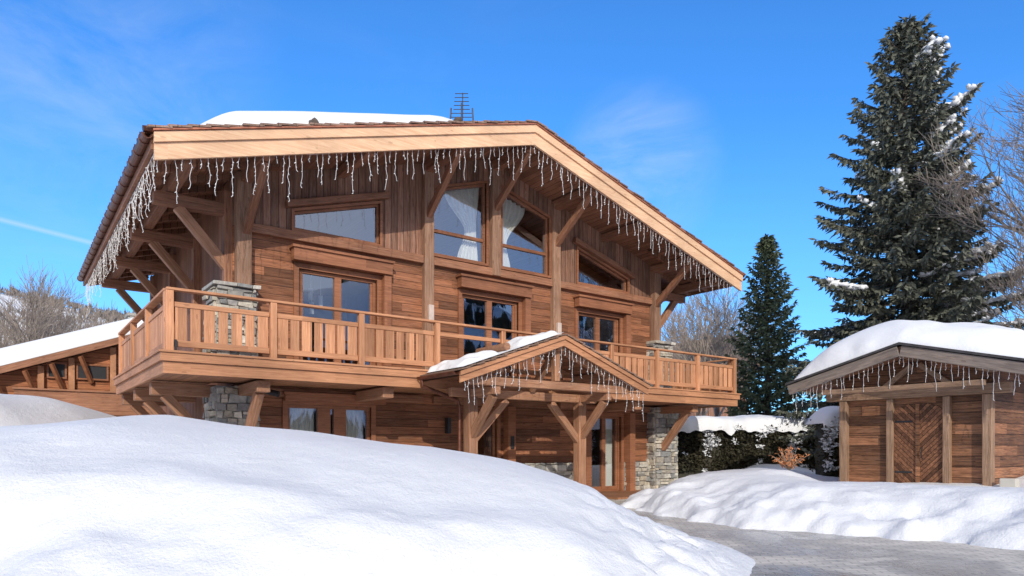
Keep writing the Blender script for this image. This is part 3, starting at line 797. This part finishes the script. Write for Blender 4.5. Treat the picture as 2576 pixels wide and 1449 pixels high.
meta(snow_patch('snow_cover', 2.05, 10.5, 13.35, 25.9, 80, 60, lambda x, y: rt(x)+.05, T1), 'thick smooth blanket of snow on the main roof', 'snow')
meta(snow_patch('snow_cover', 10.5, 18.8, 13.6, 25.9, 40, 30, lambda x, y: rt(x)+.05, lambda x, y: .14*edgef(y, 13.6, 25.9, .6)*edgef(x, 9.5, 18.8, .5)), 'snow blanket on the far roof slope', 'snow')
for x, y in ((4.95, 13.3), (8.3, 13.3)):
    mb = MB().blob((x, y, rt(x)+.06), (.11, .16, .10), jit=.15, seg=10, rings=6)
    obj('roof_vent', mb, M_bark, roof, smooth=True, label='small dark rounded roof vent')
mb = MB(); ax, ay = 10.75, 17.0
mb.tube([(ax, ay, RZ-.1), (ax, ay, 11.45)], .022, 6)
dx = Vector((ST, -CT, 0))
for i in range(12):
    z = 11.72-.115*i; hw = .19+.012*i if i < 5 else .30
    c_ = Vector((ax, ay, z)); mb.tube([c_-dx*hw, c_+dx*hw], .013, 5)
mb.tube([(ax+.03, ay, 10.35), (ax+.03, ay, 11.75)], .018, 5)
for s_ in (-1, 1):
    c_ = Vector((ax, ay, 0))+dx*s_*.31
    mb.tube([(c_.x, c_.y, 10.45), (c_.x+.03*s_, c_.y, 10.9), (c_.x, c_.y, 11.3)], .025, 5)
obj('antenna', mb, M_metal, chalet, label='grey rooftop television aerial')

# ------------------------------------------------------------ icicle lights
def drops(mb, pts, pitch, lmin, lmax, wig=.024, r=.0045):
    for a_, b_ in zip(pts[:-1], pts[1:]):
        a_ = Vector(a_); b_ = Vector(b_); L = (b_-a_).length; n = int(L/pitch)
        main = []
        for i in range(n+1):
            p = a_.lerp(b_, i/n); main.append(p+Vector((0, 0, random.uniform(-.02, .01))))
        mb.tube(main, r, 4)
        for i in range(n):
            p = a_.lerp(b_, (i+random.uniform(.25, .75))/n)
            l = (lmin, (lmin+lmax)/2, lmax, lmin*1.35, lmax*.8)[i % 5]*random.uniform(.8, 1.12)
            k = max(4, int(l/.07)); q = [p.copy()]; off = Vector((0, 0, 0))
            for j in range(1, k+1):
                off += Vector((random.uniform(-wig, wig), random.uniform(-wig, wig)*.6, 0)); off *= .85
                q.append(p+off+Vector((0, 0, -l*j/k)))
                if random.random() < .55:
                    t = q[-1]; mb.tube([t, t+Vector((random.choice((-1, 1))*random.uniform(.015, .028), random.uniform(-.015, .015), random.uniform(-.035, .0)))], r*1.2, 3, cap=False)
            mb.tube(q, r, 3, cap=False)
    return mb
mb = drops(MB(), [(EX0+.02, YF+.085, EZ-.5), (XC, YF+.085, RZ-.5)], .14, .2, .80, r=.0046)
meta(obj('icicle_lights', mb, M_wire), 'white icicle light strings hanging below the gable bargeboard', 'string lights')
mb = drops(MB(), [(XC, YF+.085, RZ-.5), (EX1-.02, YF+.085, EZ-.5)], .14, .2, .80, r=.0060)
meta(obj('icicle_lights', mb, M_wire), 'white icicle light strings hanging below the gable bargeboard', 'string lights')
mb = drops(MB(), [(EX0+.03, YF+.2, EZ-.34), (EX0+.03, YB-.2, EZ-.34)], .13, .3, .92, .035, .0046)
meta(obj('icicle_lights', mb, M_wire), 'white icicle light strings hanging along the eave', 'string lights')
mb = drops(MB(), [(PC-PW+.05, PF+.07, PE-.22), (PC, PF+.07, PZ-.22), (PC+PW-.05, PF+.07, PE-.22)], .12, .18, .68, r=.0046)
meta(obj('icicle_lights', mb, M_wire), 'white icicle light strings on the entrance canopy', 'string lights')

# ------------------------------------------------------------ shed
SX = 17.0; SY0, SY1 = 5.68, 8.97; SC = 7.2; SW = 2.7; SFX = 16.1; SZ, SE = 3.68, 2.98; SS = (SZ-SE)/SW
def srt(y): return SZ-SS*abs(y-SC)
shed = empty('shed', (18.6, SC, .4), 'small weathered wooden shed with arched plank door', 'shed')
mb = MB(); mb.prism([(SY0, .2), (SY1, .2), (SY1, srt(SY1)-.14), (SC, SZ-.14), (SY0, srt(SY0)-.14)], SX, 20.4, axis='x')
obj('wall', mb, M_shedw, shed)
mb = MB()
mb.prism([(SC-SW, SE-.12), (SC, SZ-.12), (SC, SZ-.02), (SC-SW, SE-.02)], SFX+.05, 21, 0, 'x')
mb.prism([(SC, SZ-.12), (SC+SW, SE-.12), (SC+SW, SE-.02), (SC, SZ-.02)], SFX+.05, 21, 0, 'x')
mb.prism([(SC-SW-.06, SE), (SC, SZ+.01), (SC, SZ+.06), (SC-SW-.06, SE+.05)], SFX-.06, 21.05, 1, 'x')
mb.prism([(SC, SZ+.01), (SC+SW+.06, SE), (SC+SW+.06, SE+.05), (SC, SZ+.06)], SFX-.06, 21.05, 1, 'x')
sroof = obj('roof', mb, [M_soff, M_slate], shed)
for s_ in (-1, 1):
    beam('fascia', (SFX, SC+s_*SW, SE-.13), (SFX, SC+s_*.02, SZ-.13), .05, .24, M_sroof, shed)
beam('tie_beam', (SX-.06, SY0-.35, 2.66), (SX-.06, SY1+.35, 2.66), .2, .22, M_shedb, shed)
beam('tie_beam', (SX-.75, SY0-.1, 2.74), (SX-.75, SY1+.1, 2.74), .13, .12, M_shedb, shed)
for y in (SY0+.08, SY1-.08): beam('post', (SX-.05, y, .2), (SX-.05, y, 2.54), .2, .18, M_shedb, shed)
for y in (6.56, 7.78): beam('post', (SX-.05, y, .2), (SX-.05, y, 2.54), .14, .15, M_shedb, shed)
for y in (SY0, SC, SY1): beam('purlin', (SFX+.1, y, srt(y)-.2), (SX, y, srt(y)-.2), .15, .16, M_shedb, shed)
for s_ in (-1, 1): beam('brace', (SX-.08, SC+s_*.75, 2.78), (SX-.08, SC+s_*.08, 3.3), .1, .12, M_shedb, shed)
poly = [(6.64, .25), (7.70, .25), (7.70, 2.2)] + [(7.17+.53*math.cos(t), 2.2+.22*math.sin(t)) for t in np.linspace(.3, math.pi-.3, 7)] + [(6.64, 2.2)]
sd = obj('door', MB().prism(poly, SX-.05, SX-.004, axis='x'), M_shedd, shed, label='arched double door of diagonal planks')
obj('centre_post', MB().box(SX-.085, SX-.052, 7.13, 7.21, .25, 2.4), M_shedw, sd)
obj('handle', MB().tube([(SX-.10, 7.06, 1.4), (SX-.14, 7.06, 1.3), (SX-.14, 7.06, 1.22), (SX-.10, 7.06, 1.12)], .012, 6), M_black, sd)
for z in (.8, 1.98): obj('hinge', MB().box(SX-.062, SX-.051, 7.3, 7.68, z, z+.04), M_black, sd)
def TS(x, y):
    k = noise.noise(Vector((x*.7, y*.7, 0))); k2 = noise.noise(Vector((x*2.2, y*2.2, 3)))
    e = edgef(y, SC-SW+.1, SC+SW-.1, .95)*edgef(x, SFX-.03+.08*k2, 21.2, 1.1)
    dome = 4.36-.105*(y-7.6)**2-.04*(x-18.4)**2
    return (max(.22, dome-srt(y))+.14*k+.05*k2)*e
meta(snow_patch('snow_cover', SFX-.03, 21, SC-SW+.1, SC+SW-.1, 70, 70, lambda x, y: srt(y)+.065, TS), 'thick domed snow cap on the shed roof', 'snow')
mb = drops(MB(), [(SFX+.06, SC-SW+.05, SE-.22), (SFX+.06, SC, SZ-.22), (SFX+.06, SC+SW-.05, SE-.22)], .11, .18, .62, r=.0048)
meta(obj('icicle_lights', mb, M_wire), 'white icicle light strings on the shed gable', 'string lights')
meta(obj('utility_box', MB().box(16.75, 16.97, 5.2, 5.5, .35, .75), M_plastic, bevel=.02), 'small beige utility box beside the shed', 'utility box')

# ------------------------------------------------------------ neighbouring chalets
def neighbour(name, cx, y0, halfw, zap, slope, zbase, depth, over, matw, label, wallin=1.5):
    E = empty(name, (cx, y0+depth/2, zbase), label, 'house')
    f = lambda x: zap-slope*abs(x-cx)
    xl, xr = cx-halfw, cx+halfw
    mb = MB().prism([(xl+wallin, zbase-1), (xr-wallin, zbase-1), (xr-wallin, f(xr-wallin)-.25), (cx, zap-.25), (xl+wallin, f(xl+wallin)-.25)], y0+over, y0+depth)
    obj('wall', mb, matw, E)
    mb = MB()
    mb.prism([(xl, f(xl)-.22), (cx, zap-.22), (cx, zap-.02), (xl, f(xl)-.02)], y0+.05, y0+depth+.8)
    mb.prism([(cx, zap-.22), (xr, f(xr)-.22), (xr, f(xr)-.02), (cx, zap-.02)], y0+.05, y0+depth+.8)
    obj('roof', mb, M_soff, E)
    for a_, b_ in ((xl, cx), (cx, xr)): beam('fascia', (a_, y0, f(a_)-.14), (b_, y0, f(b_)-.14), .07, .24, M_beam, E)
    return E, f, xl, xr
M_nw = wood('orange_boards', (.22, .075, .033), (.48, .20, .09), 'H', .2, .08, var=.6)
E, f, xl, xr = neighbour('chalet', 6.6, 30, 7.8, 6.75, .375, 1.0, 9, .6, M_nw, 'orange-brown wooden chalet with snow-covered roof', wallin=1.1)
meta(snow_patch('snow_cover', xl, 6.6, 30, 39.5, 40, 20, lambda x, y: 6.75-.375*abs(x-6.6), lambda x, y: .68*edgef(x, xl-.02, 9, .8)*(.25+.75*edgef(y, 29.95, 39.6, .6))), 'thick snow on the neighbouring chalet roof', 'snow')
mb = MB().box(.3, 5, 29.6, 29.7, 2.75, 3.42).box(.25, 5, 29.55, 30.58, 2.6, 2.74).box(.25, 5, 29.52, 29.75, 3.43, 3.49)
obj('balcony', mb, M_beam, E)
for x in (1.1, 2.05, 3.4): beam('post', (x, 30.5, 1), (x, 30.5, f(x)-.3), .2, .18, M_balh, E)
for x in (-.3, .6, 1.4, 2.3): beam('brace', (x+.4, 30.5, f(x)-1.3), (x, 30.1, f(x)-.35), .13, .13, M_nw, E)
for q in ((2.2, 3.25), (1.28, 1.9)):
    wn_ = obj('window', MB().ring(rect(q[0], q[1], 3.95, 4.55), offset_poly(rect(q[0], q[1], 3.95, 4.55), .06), 30.48, 30.58), M_frame, E)
    obj('shutter', MB().box(q[0]+.06, q[1]-.06, 30.52, 30.57, 4.01, 4.49), M_black, wn_)
mb = MB()
for i in range(14):
    x = xl+.03; y = 30+i*.15; l = random.uniform(.15, .5); mb.tube([(x, y, f(xl)-.02), (x, y, f(xl)-.02-l)], [.03, .004], 5)
M_ice = simple('ice', (.7, .78, .85), .15)
meta(obj('icicles', mb, M_ice), 'row of icicles hanging from the eave', 'icicles')
cx_, cy_ = 4.3, 33
mb = stones(MB(), cx_, cx_+.7, cy_, cy_+.7, 5.2, 6.95, 'flr'); mb.box(cx_-.1, cx_+.8, cy_-.1, cy_+.8, 6.96, 7.08, 1)
obj('chimney', mb, [M_stone, M_mortar], E)
bx, by = W(21, 66)
E, f, xl, xr = neighbour('chalet', bx, by, 5.0, 12.2, .5, 3.5, 9, 1.0, M_wallv, 'distant brown chalet behind bare trees', wallin=.9)
for q in ((-1.8, -.8), (.8, 1.8)):
    obj('window', MB().ring(rect(bx+q[0], bx+q[1], 7.4, 8.6), offset_poly(rect(bx+q[0], bx+q[1], 7.4, 8.6), .12), by+.9, by+.99), M_frame, E)

# ------------------------------------------------------------ trees
def blades(P, Dv, L, Wd):
    P = np.array(P, float); Dv = np.array(Dv, float); L = np.array(L)[:, None]; Wd = np.array(Wd)[:, None]
    Dv /= np.linalg.norm(Dv, axis=1)[:, None]
    r = rng.normal(size=P.shape); S = np.cross(Dv, r); S /= np.linalg.norm(S, axis=1)[:, None]
    return np.stack([P, P+Dv*L*.45+S*Wd, P+Dv*L, P+Dv*L*.45-S*Wd], 1).reshape(-1, 3)
def mesh_quads(name, V, mat, parent=None, label=None):
    me = bpy.data.meshes.new(name); n = len(V)
    me.vertices.add(n); me.vertices.foreach_set('co', V.ravel()); me.loops.add(n); me.loops.foreach_set('vertex_index', np.arange(n))
    me.polygons.add(n//4); me.polygons.foreach_set('loop_start', np.arange(0, n, 4))
    me.update(calc_edges=True); me.materials.append(mat)
    o = bpy.data.objects.new(name, me); put(o, parent); return o
def spruce(base, Ht, R, nb, mat, label, snowp=.0, step=.12, z0f=.04, bl=.26, bw=.035, power=.75, seed=1, droop=1.0, hang=1):
    rnd = random.Random(seed)
    E = empty('spruce_tree', base, label, 'tree'); bx, by, bz = base
    tr = MB().tube([(bx, by, bz-.5), (bx+.05, by, bz+Ht*.4), (bx, by+.04, bz+Ht*.8), (bx, by, bz+Ht*.985)], [Ht*.018, Ht*.012, Ht*.005, .012], 8)
    P, Dv, L, Wd = [], [], [], []; sn = MB(); lb = MB()
    for i in range(nb):
        f = (i+rnd.random())/nb; f = z0f+(1-z0f)*f**.95
        z = bz+Ht*f; prof = (1-f)**power*min(1, .78+f*2.0)
        az = i*2.399963+rnd.uniform(-.3, .3)
        clump = 1+.17*noise.noise(Vector((math.cos(az)*1.4, math.sin(az)*1.4, f*9+seed)))*2
        Lb = R*prof*rnd.uniform(.66, 1.12)*clump+.1
        h = Vector((math.cos(az), math.sin(az), 0)); side = Vector((-h.y, h.x, 0))
        s0 = .45*f**1.5-.22*droop+rnd.uniform(-.07, .07); dr = -.42*(1-f)*droop
        n = max(3, int(Lb/step)); q = []
        for k in range(n+1):
            t = k/n; r_ = Lb*t
            pz = z+Lb*(s0*t+dr*t*t+.32*t**3); p = Vector((bx, by, pz))+h*r_; q.append(p)
            if t < .35 and f < .9 and rnd.random() < .8: continue
            tw = (.15+.21*Lb*(1-t)**.6)*rnd.uniform(.6, 1.15)
            for sd_ in (-1, 1):
                dd = (h*.75+side*sd_*1.0+Vector((0, 0, rnd.uniform(-.5, .0)))).normalized()
                m_ = max(1, int(tw/.14))
                for u in range(m_):
                    pp = p+dd*(tw*u/m_)+Vector((0, 0, -.16*(u/m_)**2*tw))
                    for _ in range(2):
                        d3 = dd+Vector((rnd.uniform(-.5, .5), rnd.uniform(-.5, .5), rnd.uniform(-.8, .15)))
                        P.append(pp); Dv.append(d3); L.append(bl*rnd.uniform(.6, 1.15)); Wd.append(bw*rnd.uniform(.7, 1.3))
            for _ in range(2):
                P.append(p); Dv.append(h+Vector((rnd.uniform(-.5, .5), rnd.uniform(-.5, .5), rnd.uniform(-.6, .5)))); L.append(bl*rnd.uniform(.7, 1.2)); Wd.append(bw)
            for _ in range(hang):
                P.append(p+side*rnd.uniform(-.2, .2)*Lb*.3); Dv.append(Vector((rnd.uniform(-.5, .5), rnd.uniform(-.5, .5), -1))); L.append(bl*rnd.uniform(.7, 1.2)); Wd.append(bw*1.2)
        lb.tube(q[::3]+[q[-1]], [max(.006, .03*(1-j/(len(q)/3+1))) for j in range(len(q[::3])+1)], 3, cap=False)
        right = h.dot(Vector((ST, -CT, 0)))
        if snowp and rnd.random() < snowp*(.08+.95*max(0, right+.1)) and f < .93:
            k0 = int(n*rnd.uniform(.45, .75)); kk = rnd.uniform(.7, 1.45)
            for k in range(k0, n+1):
                p = q[min(k, n)]; t = k/n; ww = (.09+.10*Lb*(1-t))*kk
                for _ in range(2):
                    sn.blob((p.x+rnd.uniform(-.14, .14)*kk, p.y+rnd.uniform(-.14, .14)*kk, p.z+.07), (ww*rnd.uniform(.7, 1.2), ww*rnd.uniform(.7, 1.2), rnd.uniform(.05, .10)), seed=k+i, jit=.5, seg=7, rings=4)
    for _ in range(40):
        f = rnd.random(); P.append((bx, by, bz+Ht*(.96+.04*f))); a_ = rnd.uniform(0, 6.28); Dv.append((math.cos(a_), math.sin(a_), .9)); L.append(.2*(1.1-f)+.06); Wd.append(bw*.7)
    obj('trunk', tr, M_bark, E, smooth=True)
    mesh_quads('crown', blades(P, Dv, L, Wd), mat, E)
    obj('branches', lb, M_bark, E)
    if sn.v: obj('snow', sn, M_snowr, E, smooth=True)
    return E
x, y = W(.574*24, 24)
spruce((x, y, .6), 15.6, 4.15, 440, M_needle, 'tall dark spruce with snow on its branches', snowp=.65, seed=3, bl=.28, bw=.050, power=.66, step=.14, droop=.95)
x, y = W(.371*35, 35)
spruce((x, y, 1.0), 11.1, 2.75, 280, M_needle2, 'slender green fir tree standing behind the hedge', snowp=.0, step=.18, bl=.30, bw=.050, power=.80, seed=5, droop=.35)

def bare_mesh(Ht, seed, depth=5, spread=.6, r0=.12, rmin=.006, kb=4):
    rnd = random.Random(seed); tr = MB(); cr = MB()
    def grow(p, d, l, r, dep):
        pts = [p]; q = p.copy(); dd = d.copy(); n = 4 if dep > 1 else 3
        for i in range(n):
            dd = (dd+Vector((rnd.uniform(-.16, .16), rnd.uniform(-.16, .16), rnd.uniform(-.05, .12)))).normalized()
            q = q+dd*l/n; pts.append(q.copy())
        rad = [r*(1-.5*i/n) for i in range(n+1)]
        (tr if dep == depth else cr).tube(pts, rad, 6 if dep >= depth-1 else 3, cap=False)
        if dep == 0: return
        k = 6 if dep == depth else kb
        for i in range(k):
            t = rnd.uniform(.3, 1) if dep == depth else rnd.uniform(.2, 1); j = min(n-1, int(t*n)); pp = pts[j].lerp(pts[j+1], t*n-j)
            ax = Vector((rnd.uniform(-1, 1), rnd.uniform(-1, 1), rnd.uniform(-.2, .5))).normalized()
            nd = (dd*(1-spread*.45)+ax*spread).normalized()
            grow(pp, nd, l*rnd.uniform(.5, .72), max(rmin, r*.45), dep-1)
        grow(pts[-1], dd, l*.62, max(rmin, r*.5), dep-1)
    grow(Vector((0, 0, -.3)), Vector((0, 0, 1)), Ht*.42, r0, depth)
    return tr, cr
def to_mesh(mb, name, mat):
    me = bpy.data.meshes.new(name); me.from_pydata(mb.v, [], mb.f); me.materials.append(mat); return me
BM = []
for sd_, sp, rm, dp, kb in ((11, .6, .007, 5, 4), (23, .65, .007, 5, 4), (37, .50, .011, 4, 4), (41, .55, .011, 4, 5), (53, .45, .011, 4, 4)):
    t, c = bare_mesh(10, sd_, dp, sp, .15, rm, kb); BM.append((to_mesh(t, 'trunk', M_bark), to_mesh(c, 'crown', M_twig)))
def bare(a, d, scale, rot, k, label, zb=None):
    x, y = W(a, d); z = hgt(a, d) if zb is None else zb
    E = bpy.data.objects.new('bare_tree', None); M = Matrix.Translation((x, y, z)) @ Matrix.Rotation(rot, 4, 'Z') @ Matrix.Scale(scale, 4)
    put(E, None, M); meta(E, label, 'tree', 'leafless trees around the chalets')
    for me, nm in zip(BM[k], ('trunk', 'crown')):
        o = bpy.data.objects.new(nm, me); COL.objects.link(o); o.parent = E
lab = 'leafless deciduous tree with fine grey twigs'
bare(.87*19, 19, 1.35, .5, 0, lab); bare(.88*25, 25, 1.6, 2.5, 1, lab)
for i, (pxx, d, s) in enumerate(((1745, 36, .95), (1800, 42, 1.15), (1705, 44, 1.05), (1840, 48, 1.1), (1770, 54, 1.3))):
    bare((pxx-1288)/1729*d, d, s, i*1.3, 2+i % 3, lab)
for i, (pxx, d, s, zb) in enumerate(((40, 52, 1.5, 1.5), (110, 58, 1.4, 2), (165, 54, 1.2, 2), (215, 52, 1.1, 2), (265, 50, 1.05, 2), (-30, 56, 1.3, 2), (75, 70, 1.7, 4), (140, 74, 1.5, 4), (215, 74, 1.35, 4), (280, 72, 1.2, 4), (15, 78, 1.7, 4))):
    bare((pxx-1288)/1729*d, d, s, i*2.1+1, 2+(i+1) % 3, lab, zb)

# ------------------------------------------------------------ hill and forest
def hillh(a, d):
    ridge = np.interp(a, [-420, -200, -150, -110, -60, 0, 40], [72, 54, 46, 38, 19, 3, -2])
    t = float(sm(85, 230, d)); return ridge*t+2*noise.noise(Vector((a*.02, d*.02, 0)))*t*3
mb = MB(); na, nd_ = 60, 40
for j in range(nd_+1):
    for i in range(na+1):
        a_ = -420+470*i/na; d_ = 80+220*j/nd_
        hh = hillh(a_, d_)*(1 if j < 32 else 1-.9*(j-32)/8)+(-1.0 if j else -6)+hgt(0, 80)
        x, y = W(a_, d_); mb.v.append((x, y, hh))
for j in range(nd_):
    for i in range(na):
        q = j*(na+1)+i; mb.face([q, q+1, q+na+2, q+na+1])
meta(obj('hill', mb, M_snow, smooth=True), 'snowy hillside with patches of woodland', 'hill', kind='structure')
P, Dv, L, Wd = [], [], [], []
for i in range(6000):
    a_ = random.uniform(-230, 10); d_ = random.uniform(125, 236)
    nn_ = noise.noise(Vector((a_*.03, d_*.05, 5)))+.4*noise.noise(Vector((a_*.1, d_*.15, 8)))
    if nn_ < .0 and d_ < 214: continue
    x, y = W(a_, d_); z = hillh(a_, d_)-1+hgt(0, 80); h = random.uniform(2, 4.5)
    for _ in range(6):
        P.append((x+random.uniform(-1, 1), y+random.uniform(-1, 1), z+random.uniform(-.5, h*.4))); Dv.append((random.gauss(0, .35), random.gauss(0, .35), 1)); L.append(h*random.uniform(.4, .8)); Wd.append(random.uniform(.1, .35))
meta(mesh_quads('forest', blades(P, Dv, L, Wd), M_forest), 'grey-brown winter woodland on the hillside', 'forest', kind='stuff')
mb = MB(); na, nr = 60, 8
for j in range(nr+1):
    for i in range(na+1):
        an = math.radians(-150+150*i/na); r = 160+30*j
        hh = -2+(80+22*noise.noise(Vector((i*.13, 0, 4)))+8*noise.noise(Vector((i*.6, 1, 4))))*float(sm(0, 6, j))*(1 if j < 7 else .9)
        mb.v.append((math.cos(an)*r, math.sin(an)*r, hh+3*noise.noise(Vector((i*.5, j*.7, 2)))))
for j in range(nr):
    for i in range(na):
        q = j*(na+1)+i; mb.face([q, q+1, q+na+2, q+na+1])
meta(obj('hill', mb, M_snow, smooth=True), 'snowy valley side facing the chalet', 'hill', kind='structure')
P, Dv, L, Wd = [], [], [], []
for i in range(3600):
    k = random.choice(mb.v)
    if noise.noise(Vector((k[0]*.02, k[1]*.02, 1))) < -.05: continue
    x = k[0]+random.uniform(-8, 8); y = k[1]+random.uniform(-8, 8); h = random.uniform(6, 12)
    for _ in range(5):
        P.append((x+random.uniform(-1.5, 1.5), y+random.uniform(-1.5, 1.5), k[2]-2)); Dv.append((random.gauss(0, .15), random.gauss(0, .15), 1)); L.append(h*random.uniform(.6, 1.1)); Wd.append(random.uniform(.8, 2))
meta(mesh_quads('forest', blades(P, Dv, L, Wd), M_hedge), 'dark conifer woodland on the valley side', 'forest', kind='stuff')

# ------------------------------------------------------------ hedge, bush, shrub
def leafmass(name, a0, a1, d0, d1, z0, z1, n, label, cat, cap=.32, snowy=.35):
    E = empty(name, (*W((a0+a1)/2, (d0+d1)/2), z0), label, cat)
    P, Dv, L, Wd = [], [], [], []; P2, D2, L2, W2 = [], [], [], []
    for _ in range(n):
        fc = random.random(); a_ = random.uniform(a0, a1); d_ = random.uniform(d0, d1); z = random.uniform(z0, z1)
        if fc < .7: d_ = d0+abs(random.gauss(0, .12))
        elif fc < .8: z = z1-abs(random.gauss(0, .1))
        bump_ = .3*noise.noise(Vector((a_*.9, z*1.1, 2)))
        x, y = W(a_, d_+bump_); dd = (random.gauss(0, 1), random.gauss(0, 1)-.4, random.gauss(.2, .8))
        k = noise.noise(Vector((a_*1.6, z*2.2, 12)))+.5*noise.noise(Vector((a_*5, z*6, 2)))+.25*(z-z0)/(z1-z0)
        if fc < .7 and k > snowy and random.random() < .6:       # foliage tips carrying snow
            x, y = W(a_, d_+bump_-.10); P2.append((x, y, z)); D2.append((random.gauss(0, 1), random.gauss(0, 1), random.gauss(0, .3))); L2.append(random.uniform(.08, .17)); W2.append(random.uniform(.02, .05))
        else: P.append((x, y, z)); Dv.append(dd); L.append(random.uniform(.08, .2)); Wd.append(random.uniform(.02, .05))
    mesh_quads('foliage', blades(P, Dv, L, Wd), M_hedge, E)
    if P2: mesh_quads('frosted_foliage', blades(P2, D2, L2, W2), M_snowr, E)
    core = MB(); pts = [W(a0+.1, d0+.18), W(a1-.1, d0+.18), W(a1-.1, d1-.1), W(a0+.1, d1-.1)]
    for z in (z0-.3, z1-.12):
        for p in pts: core.v.append((p[0], p[1], z))
    for q in ((3, 2, 1, 0), (4, 5, 6, 7), (0, 1, 5, 4), (1, 2, 6, 5), (2, 3, 7, 6), (3, 0, 4, 7)): core.face(list(q))
    obj('stems', core, M_hedge, E)
    def Pf(u, v):
        a_ = a0-.1+(a1-a0+.2)*u; k = noise.noise(Vector((a_*.6, v*2, 7))); k2 = noise.noise(Vector((a_*2.6, v*3, 1)))
        dd = d0-.16-.12*k2+(d1-d0+.3)*v
        x, y = W(a_, dd); e = edgef(u, 0, 1, .6/(a1-a0))*edgef(v, 0, 1, .35)
        zb_ = z1-.12-.3*max(0, k2+.15)*(1 if v < .1 else 0)
        return x, y, z1-.06+(cap+.16*k+.04*k2)*e, zb_
    grid_patch('snow', Pf, max(20, int((a1-a0)/.10)), 14, M_snowr, parent=E)
    return E
leafmass('hedge', 6.0, 11.6, 25, 26.2, .5, 2.15, 18000, 'dark clipped hedge topped with snow', 'hedge', cap=.45, snowy=.50)
leafmass('bush', 8.95, 10.2, 19.6, 20.6, .6, 2.2, 7000, 'dense dark bush loaded with snow', 'bush', cap=.42, snowy=.25)
leafmass('hedge', 14.5, 26, 29, 31, 1.6, 4.2, 9000, 'tall snow-laden hedge behind the shed', 'hedge', snowy=.2)
ax_, dx_ = .4035*16.2, 16.2
x0, y0 = W(ax_, dx_); zb = .95
E = empty('shrub', (x0, y0, zb), 'small dry orange-leaved shrub poking out of the snow', 'shrub')
mb = MB(); P, Dv, L, Wd = [], [], [], []
for i in range(46):
    an = random.uniform(0, 6.28); lean = random.uniform(.1, 1.1); l = random.uniform(.3, .62)
    d_ = Vector((math.cos(an)*lean, math.sin(an)*lean, 1)).normalized(); p = Vector((x0, y0, zb-.1)); q = [p+d_*l*t+Vector((0, 0, -.1*lean*t*t)) for t in (0, .35, .7, 1)]
    mb.tube(q, [.008, .006, .005, .003], 3, cap=False)
    for _ in range(9): P.append(tuple(q[random.choice((1, 2, 3))])); Dv.append((random.gauss(0, 1), random.gauss(0, 1), random.gauss(.3, 1))); L.append(.09); Wd.append(.012)
obj('stems', mb, M_twig, E); mesh_quads('leaves', blades(P, Dv, L, Wd), M_orange, E)
print('done')
